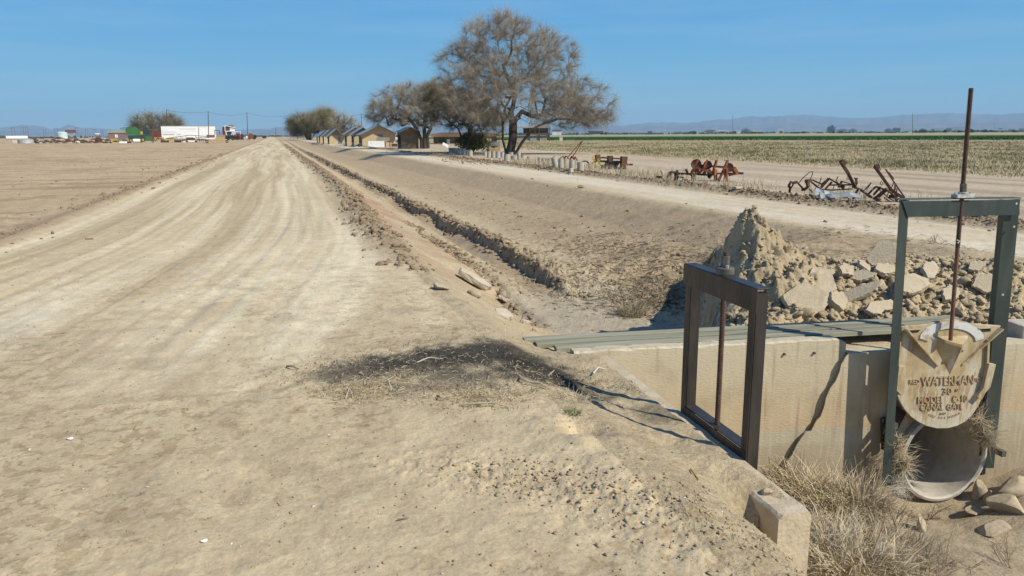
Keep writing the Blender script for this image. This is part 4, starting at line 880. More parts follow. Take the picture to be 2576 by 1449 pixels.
# grasses by the machinery and stubble field
def tufts(n,fx,hmin,hmax,w,label,name,mat,seed,per=6,spread=.08,lean=.4):
    rg=np.random.default_rng(seed); X,Y=fx(rg,n); X=np.repeat(X,per)+rg.normal(0,spread,n*per);Y=np.repeat(Y,per)+rg.normal(0,spread,n*per); P=np.stack([X,Y,H(X,Y,False)-.01],-1); a=rg.uniform(0,6.28,n*per); l=np.abs(rg.normal(lean,.2,n*per)); r=np.hypot(X,Y)
    o=blades(P,hmin+(hmax-hmin)*rg.random(n*per),np.stack([np.cos(a),np.sin(a)],-1)*l[:,None],w*(1+r/60),.3*rg.random(n*per),name,mat,seg=3,rg=rg); tag(o,label,'grass',kind='stuff')
def vergeXY(rg,n):
    Y=14*(48/14)**rg.random(n)+0; X=14.5+.3*rg.random(n)+rg.gamma(1.6,.45,n); k=rg.random(n)<np.where(Y<19,.1,np.where(Y<26,.6,1.))*np.clip(3*(vn(X*.9,Y*.45,4)-.3),0,1); return X[k],Y[k]
def _t(n,f,*a,**k): 
    rg=np.random.default_rng(a[5] if False else 99); X,Y=f(rg,n); nn=len(X); tufts(nn,lambda r,m:(X,Y),*a,**k)
_t(1300,vergeXY,.10,.48,.010,'dry straw coloured grass along the berm among the old implements','verge_grass',strawM,61,per=9,spread=.09,lean=.3)
def fieldXY(rg,n):
    D=31*(190/31)**(rg.random(n)**.75); t=rg.uniform(-.2,1.0,n); X=29.5+D*.0+rg.gamma(1.2,1,n)*0; 
    az=YAW+np.radians(rg.uniform(-6,39,n)); r=30*(230/30)**(rg.random(n)**.8); X=r*np.sin(az);Y=r*np.cos(az); k=(X>29.2+rg.normal(0,.5,n))&(X*.77+Y*.64<193)&(rg.random(n)<.35+1.1*vn(X*.35,Y*.35,7)); return X[k],Y[k]
_t(26000,fieldXY,.06,.2,.022,'dry tan stubble tufts covering the fallow field','stubble',M('stubble_straw',(.36,.29,.165),(.50,.41,.25),1.2,.9),62,per=5,spread=.12,lean=.5)
def fieldG(rg,n):
    az=YAW+np.radians(rg.uniform(0,39,n)); r=33*(150/33)**(rg.random(n)**.9); X=r*np.sin(az);Y=r*np.cos(az); k=(X>31)&(rg.random(n)<2.2*(vn(X*.22,Y*.22,9)-.35))&(X*.77+Y*.64<190); return X[k],Y[k]
_t(16000,fieldG,.08,.24,.022,'low green brown weeds scattered through the fallow field','field_weeds',M('weed_green',(.12,.135,.055),(.22,.21,.10),1.,.9),63,per=5,spread=.14,lean=.5)
def crop(rg,n):
    D=rg.uniform(193,300,n); az=YAW+np.radians(rg.uniform(-3,38,n)); r=D/(np.cos(az)*.64+np.sin(az)*.77); X=r*np.sin(az);Y=r*np.cos(az); k=X>66; return X[k],Y[k]
_t(20000,crop,.25,.4,.12,'even dark green crop standing in the far field','green_crop',M('crop_green',(.035,.10,.022),(.05,.13,.03),.3,.8),64,per=3,spread=.5,lean=.5)
# ================================================================ TREES
def seg_tubes(A,B,ra,rb,name,mat,parent=None,loc=None,n=5):
    A=np.asarray(A);B=np.asarray(B); d=B-A; L_=np.linalg.norm(d,axis=1); d=d/np.maximum(L_,1e-6)[:,None]; ref=np.where(np.abs(d[:,2:3])<.9,np.array([[0,0,1.]]),np.array([[1.,0,0]])); a=np.cross(d,ref); a/=np.linalg.norm(a,axis=1)[:,None]; b=np.cross(d,a)
    A=A-d*(ra*.3)[:,None]; B=B+d*(rb*.3)[:,None]; V=[]
    for P,w in ((A,ra),(B,rb)):
        for j in range(n): t=2*math.pi*j/n; V.append(P+(a*math.cos(t)+b*math.sin(t))*w[:,None])
    V=np.stack(V,1).reshape(-1,3); base=np.arange(len(A))[:,None]*(2*n)
    F4=np.concatenate([base+np.array([[j,(j+1)%n,n+(j+1)%n,n+j]]) for j in range(n)],0)
    return npmesh(name,V,F4,mat,parent=parent,loc=loc,smooth=True)
class Pl:
    """upright plane facing the viewpoint through a ground point; P(px,py,away) gives points on it"""
    def __init__(s,base):
        s.b=Vector(base); h=Vector((s.b.x,s.b.y,0)); s.D=h.length; s.n=h.normalized()
    def P(s,px,py,off=0.):
        d=ray(px,py); t=(s.D+off)/(d.x*s.n.x+d.y*s.n.y); return Vector((0,0,CH))+d*t
    def s(s_): return 0
def make_tree(name,label,base,stems,lobes,ntar,trunkR,twn,twl,tww,tm,seed=0,droop=.5,grp='bare trees',step=.55,cat='tree',bm=None,up=.25):
    rg=np.random.default_rng(seed+5000); pn=Pl(base); pos=[];par=[]
    sc=pn.D/F*1.0
    for st in stems:
        prev=-1 if not st.get('at') else st['at']
        pts=[np.array(pn.P(*p)) for p in st['p']]; 
        if 'fork' in st: prev=int(np.argmin([np.linalg.norm(q-pts[0]) for q in pos]))
        for i in range(len(pts)-1):
            k=max(1,int(np.linalg.norm(pts[i+1]-pts[i])/step))
            for j in range(k+1 if i==0 else k):
                t=(j if i==0 else j+1)/k; q=pts[i]*(1-t)+pts[i+1]*t
                if len(pos)>3 and 0<t<1: q=q+rg.normal(0,.06,3)*min(1,step)
                pos.append(q);par.append(prev);prev=len(pos)-1
    nst=len(pos)
    # targets through the crown lobes
    T=[]
    w=np.array([l[2]*l[3] for l in lobes],float); w/=w.sum(); cnt=(w*ntar).astype(int)
    for (cx_,cy_,rx,ry,off),c_ in zip(lobes,cnt):
        C=np.array(pn.P(cx_,cy_,off)); R_=sc*rx*1.04; Rz=sc*ry*1.04
        v=rg.normal(0,1,(c_,3)); v/=np.linalg.norm(v,axis=1)[:,None]; r=rg.random(c_)**(.33)*.97; 
        r=np.where(rg.random(c_)<.45,rg.uniform(.8,1,c_),r)
        r=r*(.86+.28*fbm(v[:,0]*2.2+cx_,v[:,1]*2.2+v[:,2]*3.1,seed,3)*2+.08)
        # bulge outline
        h=np.array([pn.n.x,pn.n.y,0]); s_=np.array([h[1],-h[0],0])
        T.append(C+(v[:,0:1]*s_)*R_*r[:,None]+(v[:,1:2]*h)*R_*.85*r[:,None]+np.stack([0*r,0*r,v[:,2]*Rz*r],-1))
    T=np.concatenate(T); T=T[T[:,2]>base[2]+1.2*sc/.04*.6]
    b0=np.array(base); order=np.argsort(np.linalg.norm((T-b0)*np.array([1,1,.8]),axis=1)); T=T[order]
    cap=nst+len(T)*9; PA=np.zeros((cap,3)); PA[:nst]=pos; PR=np.full(cap,-1,int); PR[:nst]=par; N=nst
    DR=np.zeros((cap,3)); 
    for i in range(nst): DR[i]=(PA[i]-PA[PR[i]]) if PR[i]>=0 else (0,0,.1)
    DR[:nst]/=np.maximum(np.linalg.norm(DR[:nst],axis=1),1e-6)[:,None]
    low=PA[:,2]
    for t in T:
        v=t-PA[:N]; d=np.linalg.norm(v,axis=1); cs=(v*DR[:N]).sum(1)/np.maximum(d,1e-6)
        cost=d*(1.25-.35*cs)+np.where(PA[:N,2]<base[2]+1.0*sc/.04*.7,2.5,0); i=int(np.argmin(cost)); dd=d[i]
        if dd<.15: continue
        k=max(1,min(8,int(dd/step))); a=PA[i]; m_=a+DR[i]*dd*.33+np.array([0,0,up*dd*.5]); p=i
        for j in range(1,k+1):
            u=j/k; q=a*(1-u)**2+2*m_*u*(1-u)+t*u*u if k>1 else t; q=q+rg.normal(0,.05*step,3)
            if N>=cap-1: break
            PA[N]=q;PR[N]=p; e=q-PA[p]; DR[N]=e/max(np.linalg.norm(e),1e-6); p=N;N+=1
    PA=PA[:N];PR=PR[:N];DR=DR[:N]
    leaf=np.ones(N); 
    cntv=np.zeros(N); 
    kids=np.zeros(N,int)
    for i in range(N-1,-1,-1):
        if kids[i]==0: cntv[i]=1
        if PR[i]>=0: cntv[PR[i]]+=cntv[i]; kids[PR[i]]+=1
    tot=cntv[0:nst].max(); r=trunkR*(cntv/tot)**.6; r=np.maximum(r,tww*.8)
    root=thing(name,label,cat,tuple(base),group=grp)
    e=np.where(PR>=0)[0]; big=e[r[e]>trunkR*.16]; sm=e[r[e]<=trunkR*.16]
    rp=np.minimum(r[PR],r*1.35)
    seg_tubes(PA[PR[big]],PA[big],rp[big],r[big],'trunk',bm or bark,root,n=8)
    # crown: branchlets + twigs in one mesh
    fine=np.where(r<=max(trunkR*.12,np.percentile(r,60)))[0]; idx_=rg.choice(fine,int(twn)); n=len(idx_)
    fr=rg.random(n)[:,None]; A_=PA[idx_]*(fr)+PA[np.maximum(PR[idx_],0)]*(1-fr); C0=np.array(PA[fine].mean(0)); out=A_-np.array([b0[0],b0[1],C0[2]-1]); out/=np.linalg.norm(out,axis=1)[:,None]
    D_=DR[idx_]*.5+out*.45+rg.normal(0,.55,(n,3)); D_/=np.linalg.norm(D_,axis=1)[:,None]; Lg=twl*(.4+.9*rg.random(n))[:,None]
    B_=A_+D_*Lg*.5; D2=D_+rg.normal(0,.25,(n,3)); D2[:,2]-=droop*rg.random(n); D2/=np.linalg.norm(D2,axis=1)[:,None]; C_=B_+D2*Lg*.6
    Wt=tww*(.6+.7*rg.random(n))
    A2=PA[PR[sm]];B2=PA[sm]
    # merge: build both meshes into one
    o=twigs(np.concatenate([A_,A2]),np.concatenate([B_,(A2+B2)/2]),np.concatenate([C_,B2+ (B2-A2)*.15]),np.concatenate([Wt,r[sm]*1.15]),'crown',tm,parent=root)
    return root
twG=M('twig_grey_tan',(.25,.22,.17),(.38,.33,.25),.35,.9,c3=(.17,.145,.11),s3=1.2,a3=.5)
twO=M('twig_olive',(.17,.15,.085),(.30,.26,.16),.4,.9,c3=(.09,.075,.04),s3=1.5,a3=.5)
twF=M('twig_far_olive',(.15,.135,.075),(.24,.21,.125),.2,.9)
def k5(cx_,cy_): return ((1200+cx_/2.576)/1.36646,(20+cy_/2.576)/1.36646)
def K(*pts): return [k5(*p) for p in pts]
def LB(cx_,cy_,rx,ry,off): a=k5(cx_,cy_); return (a[0],a[1],rx/3.52,ry/3.52,off)
bT=Vector(tuple(grd(1290,389)))
make_tree('mesquite_tree','tallest bare grey crowned tree with three dark leaning stems behind the concrete pipes',bT,
 [dict(p=K((1425,1300),(1450,1180),(1452,1060),(1428,950),(1468,800),(1440,690),(1385,600),(1362,520),(1335,420),(1300,240))),
  dict(p=K((1366,540),(1430,430),(1440,390),(1550,350),(1650,250)),fork=1),dict(p=K((1370,590),(1290,560),(1220,430),(1130,400),(980,340)),fork=1),dict(p=K((1440,690),(1560,640),(1680,450),(1800,400)),fork=1),
  dict(p=K((1360,600),(1150,570),(1000,640),(900,650)),fork=1),
  dict(fork=1,p=K((1432,1296),(1485,1290),(1530,1210),(1600,1120),(1680,1060),(1900,925),(2050,820),(2180,700))),dict(p=K((1680,1060),(1850,1000),(2050,1010),(2250,980)),fork=1),
  dict(fork=1,p=K((1425,1298),(1385,1285),(1360,1180),(1362,1080),(1345,960),(1240,880),(1130,860)))],
 [LB(1400,430,480,330,0),LB(1080,560,290,270,-1),LB(1150,800,330,210,-2),LB(1760,560,270,330,1),LB(1560,830,400,230,-1.5),LB(2080,830,260,210,0),LB(2180,980,200,110,0),LB(1350,180,260,110,0),LB(1950,930,280,160,1)],
 1350,.46,34000,1.25,.009,twG,seed=1,droop=.9,step=.6)
bL=Vector(tuple(at(1168,384,0)))
make_tree('mesquite_tree','low olive brown tree forking in a V just left of the tallest tree',bL,
 [dict(p=K((1030,1255),(1000,1180),(970,1090),(900,1040),(820,960))),dict(fork=1,p=K((1030,1253),(1080,1150),(1150,1080),(1120,980),(1080,850))),dict(fork=1,p=K((1040,1240),(1180,1170),(1300,1140)))],
 [LB(880,900,230,190,0),LB(1080,930,230,150,0),LB(780,800,120,110,1),LB(1200,1040,200,100,-1)],600,.30,15000,1.1,.010,twO,seed=2,droop=.8,step=.6)
bK=Vector(tuple(at(1068,374,0)))
make_tree('mesquite_tree','rounded bare tree with a broad dark trunk beside the brown hut',bK,
 [dict(p=K((670,1270),(668,1180),(665,1060),(680,960),(690,900))),dict(fork=1,p=K((668,1268),(640,1262),(640,1190),(600,1090),(520,980),(490,880),(495,800))),dict(fork=1,p=K((670,1268),(700,1255),(690,1150),(760,1020),(800,900)))],
 [LB(480,880,290,190,0),LB(330,960,180,130,0),LB(620,800,200,110,0),LB(700,900,160,160,0),LB(560,1000,220,90,-1)],600,.45,13000,1.35,.0115,twG,seed=3,droop=.7,step=.8)
def tree2(name,label,px,pyb,cx_,cy_,rx,ry,n,tw,tm,seed,grp='far trees',multi=3,extra=(),dist=None,R_=None,tl=1.2,ww=None):
    b=at(px,pyb,0); 
    s=(b.length)/F; st=[dict(p=[(px,pyb),(px+i*rx*.08,pyb-2),(px+i*rx*.25,pyb-(pyb-cy_)*.5),(cx_+i*rx*.4,cy_)]) for i in ([0] if multi==1 else [-1,0,1] if multi==3 else [-1,1])]
    return make_tree(name,label,b,st,[(cx_,cy_,rx,ry,0)]+list(extra),n,R_ or .22*s/.05,tw,tl*s/.05,ww or .022*s/.06,tm,seed=seed,step=.8*s/.05,grp=grp,droop=.5)
tree2('mesquite_tree','dense olive tree at the far end of the sheds beside the track',780,352,787,318,50,31,500,15000,twF,11,extra=[(815,312,28,33,0),(752,330,18,20,0),(830,330,30,22,0)],ww=.045)
tree2('mesquite_tree','thin bare tree with a twisted dark stem behind the far sheds',858,352,857,312,22,30,140,1600,twG,12,extra=[(885,322,22,24,0),(870,335,34,14,0)],ww=.035)
tree2('yard_tree','wide pale olive tree rising behind the machinery yard',400,350.2,372,312,32,19,300,4200,twF,13,extra=[(425,312,26,17,0),(395,328,50,12,0)],ww=.07)
# green bush under the trees
def bush(name,label,c,rx,ry,rz,n,leaf,mat,seed,cat='bush',grp=None,stem=True):
    rg=np.random.default_rng(seed+7000); root=thing(name,label,cat,tuple(c),group=grp); v=rg.normal(0,1,(n,3)); v/=np.linalg.norm(v,axis=1)[:,None]; r=(rg.random(n)**.4)*(.75+.5*fbm(v[:,0]*2.5,v[:,1]*2.5+v[:,2]*2,seed,3)*2+.12)
    P=np.array(c)+np.stack([v[:,0]*rx*r,v[:,1]*ry*r,rz*(.95+v[:,2]*r)],-1); a=rg.normal(0,1,(n,3));a/=np.linalg.norm(a,axis=1)[:,None]; b=np.cross(a,rg.normal(0,1,(n,3)));b/=np.linalg.norm(b,axis=1)[:,None]; s=leaf*(.5+rg.random(n))[:,None]
    V=np.stack([P-a*s,P+b*s*.5,P+a*s,P-b*s*.5],1).reshape(-1,3); npmesh('foliage',V,np.arange(4*n).reshape(n,4),mat,parent=root)
    st=MB(); 
    for i in range(5):
        e=Vector((rg.normal(0,.5)*rx,rg.normal(0,.5)*ry,rz*rg.uniform(.8,1.4))); st.tube([Vector(c),Vector(c)+e*.5,Vector(c)+e],[.03*rx,.02*rx,.01*rx],5)
    st.build('stem',bark,root); return root
gb=at(1190,383,0); bush('green_bush','round yellow green bush under the left fork of the trees',gb+Vector((0,0,0)),1.9,1.6,1.15,5200,.10,M('palo_green',(.09,.12,.035),(.16,.19,.07),.8,.8),1)
# ================================================================ CONCRETE PIPE PIECES
def tq(x,y): return (1097.7+x/10.05,344+y/10.05)
def t3(x,y): return (1024.9+x/4.4,278.1+y/4.4)
PI_=[(345,282,402,70),(395,282,408,66),(455,280,412,66),(505,288,416,60),(565,296,432,66),(612,296,440,66),(662,300,455,70),(712,302,466,78),(785,340,472,46),(862,355,492,118),(1240,372,488,92),(1335,368,520,112),(1440,366,530,118),(1555,372,536,124),(1672,384,540,92),(1745,368,450,130),(1885,392,470,120),(2085,395,480,92),(1778,440,612,160),(1972,480,590,184),(2092,468,600,60),(2196,466,625,130),(2345,508,622,120)]
PL3=[(1465,520,590,46),(1506,528,595,50),(1545,530,600,44),(1577,532,600,44),(1648,510,632,64),(1698,536,626,44),(1748,540,630,78),(1820,550,640,60),(1862,556,645,54),(1916,570,660,80)]
_wh=['at the far left end of the first row','second in the left row','third in the left row','fourth in the left row','fifth in the left row','sixth in the left row','seventh in the left row','widest of the left row, at its near end','narrow, standing in a gap right of the left row','lone, right of the narrow one in front of the bush','leftmost of the middle group under the round metal tank','below the left half of the round metal tank','below the middle of the round metal tank','below the right edge of the round metal tank','just right of the round metal tank','behind others at the foot of the dark tree stems','set back against the middle tree stem','small, at the foot of the right leaning stem','tall and tilted in front of the middle group','wide and short with a slanted top in the middle group','narrow, right of the wide short one','rounded, last upright of the middle group','dark and leaning, standing apart right of the middle group',
'leftmost of the right group beside a dry bush','second of the right group beside the dry bush','third of the right group, in shade','fourth of the right group, in shade','tall pale and leaning to the right in the right group','narrow, just right of the tall leaning one','sunlit below the left rusty zigzag bars','shaded below the right rusty zigzag bars','shaded, left of the last wide one','wide sunlit one, last of the right group']
allp=[(tq(a,b),tq(a,c),d/10.05) for a,b,c,d in PI_]+[(t3(a,b),t3(a,c),d/4.4) for a,b,c,d in PL3]
for i,((x,yt),(x2,yb),w) in enumerate(allp):
    g0=grd(x,yb); s=pxs(g0); h=(yb-yt)*s; r=w*s/2; r=max(r,.14)
    ax=Vector((0,0,1)); 
    if i==18: ax=Vector((.08,0,1))
    if i==27: ax=Vector((-.28,0,1))
    if i==22: ax=Vector((.15,.1,1))
    g0=g0+Vector((0,0,-.04)); b=MB().ring((0,0,0),r,r*.82,h+.04,20); o=b.build('concrete_pipe',pipem,loc=(0,0,0),smooth=True); o.location=g0; o.rotation_euler=ax.to_track_quat('Z','Y').to_euler()
    tag(o,'short grey concrete pipe '+_wh[i],'pipe','concrete pipe pieces standing by the track')
g0=grd(*t3(2045,640)); g1=grd(*t3(1975,612)); s=pxs(g0); a=Vector(g0)+Vector((.35,-.1,.17)); d=(Vector(g1)-Vector(g0)); d.z=0; d=Vector((-1,.35,0)).normalized()
b=MB().ring((0,0,0),.17,.135,1.25,20); o=b.build('concrete_pipe',pipem,smooth=True); o.location=a; o.rotation_euler=d.to_track_quat('Z','Y').to_euler(); tag(o,'long concrete pipe lying on its side in the dry grass','pipe','concrete pipe pieces standing by the track')
# galvanised ring tank
g0=grd(*tq(1445,372)); s=pxs(g0); r=(1610-1300)/10.05*s/2; h=(285-188)/10.05*s; zc=.62
tk_=thing('metal_tank','round corrugated metal tank ring standing on rubble left of the dark tree stems','tank',g0)
b=MB(); n=72; V=[]
for z in (0,h):
    for j in range(n): a=2*math.pi*j/n; q=r+.03*(j%2); V.append(g0+Vector((q*math.cos(a),q*math.sin(a),zc+z)))
b.add(V,[(j,(j+1)%n,n+(j+1)%n,n+j) for j in range(n)]); b.build('shell',M('galvanised',(.16,.2,.2),(.28,.32,.32),2,.5,.6),tk_)
MB().ring(g0+Vector((0,0,zc+h-.03)),r+.05,r-.01,.05,40).build('rim',M('galvanised'  ,(.2,.2,.2)),tk_)
b=MB(); b.box(g0+Vector((0,0,zc/2)),(r*1.9,r*1.6,zc),taper=.92); b.build('base',clodD,tk_)
# rubble heaps beside the track
def heap(label,spots,seed,mat,s0,s1,name='rubble'):
    rg=np.random.default_rng(seed); P=[];S=[]
    for px,py,sx,sy,n in spots:
        c=grd(px,py); X=c.x+rg.normal(0,sx,n);Y=c.y+rg.normal(0,sy,n); s=s0+(s1-s0)*rg.random(n)**2; P.append(np.stack([X,Y,H(X,Y)+s*.4],-1)); S.append(s)
    o=clods(np.concatenate(P),np.concatenate(S),name,mat,seed,lib=ROCK2,flat=.6); tag(o,label,'rubble',kind='stuff')
heap('broken pale concrete and stones heaped along the row of pipes',[(1130,388,1.0,2.5,90),(1290,403,.8,2,120),(1330,408,.7,1.6,140),(1370,414,.7,1.2,110),(1400,420,.6,1,80),(1085,378,1.2,3,60)],5,slabm,.03,.10)
heap('brown junk soil and clods under the trees by the track',[(1180,398,1.2,3,200),(1230,402,1,2.5,160),(1100,386,1.5,4,120)],6,clodD,.03,.10)
# white block pieces
g0=grd(1120,376); b=MB().box(g0+Vector((0,0,.55)),(.8,.5,.35),Matrix.Rotation(.5,3,'Y')); o=b.build('white_box',white,loc=g0); tag(o,'tilted white box lying on the rubble heap left of the pipes','box')
g0=grd(*t3(1812,688)); b=MB().box(g0+Vector((0,0,.11)),(.2,.16,.2),Matrix.Rotation(.3,3,'Z'),taper=.8); o=b.build('white_block',slabm,loc=g0,bevel=.02); tag(o,'small white block in the grass below the last wide pipe','block')
# ================================================================ OLD IMPLEMENTS
def t6(x,y): return (1353.9+x/4.694,351.3+y/4.694)
def t7(x,y): return (1961.3+x/6.769,380.6+y/6.769)
def bars(name,label,cat,base,tr,mat,L_,jit=.25,seed=0,grp=None):
    """L_ : list of (part,[pts],thick_px,material,off)"""
    pn=Pl(base); root=thing(name,label,cat,tuple(base),group=grp); rg=random.Random(seed); s=pxs(base)
    for (pt,pts,th,mt,off) in L_:
        P=[pn.P(*tr(*p),off+rg.uniform(-jit,jit)*.3) for p in pts]; b=MB()
        w=th*s*(1.45/4.694 if tr is t6 else 1.35/6.769 if tr is t7 else 1.3/4.4)
        if pt in('rod','hook'): b.tube(P,w/2,6)
        else:
            for i in range(len(P)-1): b.bar(P[i],P[i+1],w,w*.8)
        b.build(pt,mt or mat,root)
    return root,pn,s
# zigzag bars and two long diagonal poles above the right pipes
base=grd(*t3(1780,625))
bars('rusty_harrow','rusty harrow section with two long bars slanting up behind the pipes','harrow',base,t3,rustred,
 [('bar',[(1771,520),(1926,342)],9,rustred,.8),('bar',[(1832,508),(1940,332)],9,rustred,1.),('tooth_frame',[(1680,535),(1722,505),(1740,535)],9,rustred,.3),('tooth_frame',[(1735,535),(1755,503),(1775,520),(1785,545)],10,rustred,.3),('tooth_frame',[(1800,545),(1818,508),(1835,520),(1850,548)],12,rustred,.3),('tooth_frame',[(1845,545),(1856,512),(1885,558)],9,rustred,.3)],seed=1)
# yellow and brown machine
base=grd(*t3(2200,650))
r_,pn,s=bars('rusty_plough','brown and yellow old implement with upright end post and black tyre, behind the dry grass','implement',base,t3,rust,
 [('frame',[(2090,520),(2385,535)],12,rust,0),('frame',[(2120,560),(2380,570)],22,rust,.5),('post',[(2397,508),(2385,700)],50,rust,-.1),('upright',[(2105,490),(2108,550)],40,rust,.1),('upright',[(2245,500),(2240,575)],42,rust,.1),
 ('arm',[(2060,505),(2062,545)],16,yellow,0),('arm',[(2108,530),(2130,600)],24,yellow,-.1),('arm',[(2030,605),(2095,550)],26,yellow,-.1),('drawbar',[(2420,600),(2495,597)],18,rust,-.1),('underframe',[(2140,610),(2360,640)],16,blacki,.2),('underframe',[(2350,560),(2290,660)],18,blacki,.2),('rod',[(2150,515),(2350,530)],8,rust,-.1),('upright',[(2200,560),(2205,650)],16,blacki,0)],seed=2)
b=MB(); b.prism([pn.P(*t3(x,y),-.05) for x,y in ((2140,640),(2200,580),(2330,555),(2340,600),(2260,650))],Vector((.05,.2,0))); b.build('mouldboard',blacki,r_)
c=pn.P(*t3(1970,598),.5); MB().ring(c,.5*s*90/4.4*1.0,.36*s*90/4.4,.2,28,axis=Vector((.25,1,0))).build('wheel',tyre,r_)
# orange plough
base=grd(*t6(2080,490))
r_,pn,s=bars('disc_plough','faded orange disc plough with curved dark discs, nose pointing right','plough',base,t6,orange,
 [('beam',[(1880,300),(2330,335)],20,rust,.3),('beam',[(1870,330),(2100,400),(2330,400)],16,orange,0),('standard',[(1895,235),(1835,350),(1800,420)],20,orange,0),('standard',[(1998,235),(1960,330),(1900,400)],18,orange,0),('standard',[(2108,240),(2080,330),(2060,420)],18,orange,0),('standard',[(2238,248),(2200,340),(2150,440),(2130,480)],20,orange,0),
 ('leg',[(2200,330),(2215,420),(2190,510)],26,orange,-.2),('leg',[(2230,340),(2225,500)],14,orange,-.2),('leg',[(2090,350),(2095,480)],24,orange,-.1),('hitch',[(2300,335),(2345,400)],34,orange,-.1),('hitch',[(2250,420),(2345,395)],22,orange,-.1),('drawbar',[(2330,395),(2425,398)],22,rust,-.1),
 ('frame',[(1660,400),(1800,405),(2060,420)],20,blacki,.1),('frame',[(1700,470),(1860,490)],16,rustred,-.1),('rod',[(1445,365),(1460,385),(1465,430)],6,rust,-.1),('toggle',[(1745,350),(1760,390)],16,rust,0),('arm',[(1640,360),(1650,440),(1720,450)],14,blacki,0),('block',[(1395,440),(1460,445)],26,rust,-.1),('arm',[(1830,400),(1835,480)],30,blacki,0),('standard',[(1870,340),(1880,405)],34,orange,.1),('standard',[(1990,330),(1950,420)],26,orange,.1)],seed=3)
for (x,y,rx,ax) in ((1866,292,62,(-.5,-1,.2)),(2000,300,52,(-.6,-1,.1)),(2250,330,56,(-.5,-1,.25)),(2022,405,56,(.5,-1,.1)),(1935,330,36,(-.9,-1,0))):
    c=pn.P(*t6(x,y),.1); R_=rx/4.694*s; b=MB(); n=28; A_=Vector(ax).to_track_quat('Z','Y').to_matrix(); V=[];Fc=[]
    for q,(rr_,zz) in enumerate(((0.01,-.16),(.4,-.13),(.75,-.06),(1,0),(1,.02),(.75,-.035),(.4,-.10),(.01,-.13))):
        for j in range(n): a=2*math.pi*j/n; V.append(c+A_@Vector((rr_*R_*math.cos(a),rr_*R_*math.sin(a),zz*R_*1.6)))
    for q in range(7):
        for j in range(n): Fc.append((q*n+j,q*n+(j+1)%n,(q+1)*n+(j+1)%n,(q+1)*n+j))
    b.add(V,Fc).build('disc',M('disc_dark',(.045,.025,.02),(.10,.05,.035),6,.6,.3),r_,smooth=True)
c=pn.P(*t6(1572,440),.2); MB().ring(c,70/4.694*s,50/4.694*s,.16,32,axis=Vector((.2,-1,0))).build('wheel',tyre,r_)
# cultivators
base=grd(*t7(1250,830)); rb=rust
bars('rusty_cultivator','rusty tangled cultivator frame with one thick arm rising, beside a crumpled metal sheet','cultivator',base,t7,rust,
 [('main_arm',[(1040,155),(1085,250),(1170,380),(1290,620)],44,rb,0),('arm_head',[(1050,165),(1110,225)],66,rb,0),('shank',[(840,460),(700,620)],40,rb,.1),('shank',[(840,460),(1000,560)],20,rb,.1),('shank',[(890,520),(780,640)],26,rb,0),('shank',[(1060,510),(1000,620)],34,rb,.2),('shank',[(1050,510),(1220,560)],18,rb,.2),
 ('beam',[(560,490),(720,560)],22,rb,.3),('beam',[(860,575),(1230,570)],22,rb,.3),('beam',[(520,510),(650,610),(760,690)],26,rb,.1),('rod',[(330,535),(400,450),(500,360),(565,345),(560,390),(520,480)],12,rb,0),
 ('clamp',[(215,545),(300,520)],40,rb,0),('clamp',[(450,510),(530,500)],50,rb,0),('tine',[(200,510),(150,590),(180,620),(165,700)],26,rb,0),('tine',[(240,550),(190,630)],16,rb,0),('tine',[(305,535),(410,650)],22,rb,0),('clamp',[(375,655),(430,650)],40,rb,0),('tine',[(470,520),(490,600),(420,650)],40,rb,0),
 ('rod',[(710,445),(680,540),(660,590)],12,rb,0),('rod',[(765,505),(700,570)],12,rb,0),('rod',[(992,430),(965,500),(1010,560)],14,rb,.1),('tine',[(1300,460),(1310,540),(1280,600)],26,rb,.1),('clamp',[(1275,460),(1325,462)],22,rb,.1),('foot',[(1340,640),(1250,810),(1180,840)],34,rb,-.4),('beam',[(1230,600),(1400,660),(1540,780)],30,rb,-.1),('beam',[(600,640),(900,660),(1250,640)],20,rb,.2),('hook',[(1160,430),(1140,470),(1165,490),(1180,440)],8,rb,0),('tine',[(500,640),(560,700)],16,rb,0),('rod',[(940,560),(900,660)],10,rb,.2),('clamp',[(1040,590),(1100,620)],50,rb,.3)],seed=4)
base=grd(*t7(1850,860))
bars('rusty_cultivator','rusty cultivator with two long arms slanting down to the right, next to the green gate','cultivator',base,t7,rust,
 [('main_arm',[(1610,250),(1760,460),(1900,660),(2110,800)],46,rb,0),('arm_head',[(1625,270),(1690,250)],70,rb,0),('arm',[(1805,305),(1950,530),(2130,790)],20,rb,.2),('arm',[(1850,360),(1940,475)],24,rb,.2),('shank',[(1640,600),(1510,730)],26,rb,0),('shank',[(1720,605),(1600,740)],30,rb,0),('beam',[(1640,600),(1850,680),(1990,780)],26,rb,0),('shank',[(1830,640),(1640,800)],50,rb,-.1),
 ('rod',[(1560,535),(1425,680)],16,rb,.2),('rod',[(1560,540),(1470,680)],8,rb,.2),('beam',[(1380,660),(1560,780),(1660,830)],30,rb,0),('tine',[(1970,550),(1960,650),(1900,740)],24,rb,.1),('rod',[(1940,540),(1890,650)],12,rb,.1),('rod',[(2000,620),(1990,700)],12,rb,.1),('plate',[(1860,770),(2010,760)],50,rb,.1),('foot',[(1980,790),(1995,870)],26,rb,0),('foot',[(1780,790),(1870,850)],22,rb,-.2),('foot',[(2110,810),(2040,860)],26,rb,0),('tine',[(1660,800),(1700,840)],50,rb,-.2),('hook',[(1740,500),(1710,550),(1740,580),(1760,530)],10,rb,0),('hook',[(1690,300),(1720,310),(1710,330),(1690,318)],9,rb,0),('clamp',[(1740,420),(1760,425)],18,rb,0),('beam',[(1700,660),(1850,790),(1990,870)],18,rb,.2),('rod',[(1830,760),(1870,660)],12,rb,.1)],seed=5)
base=grd(*t7(900,810)); pn=Pl(base); rg=np.random.default_rng(3)
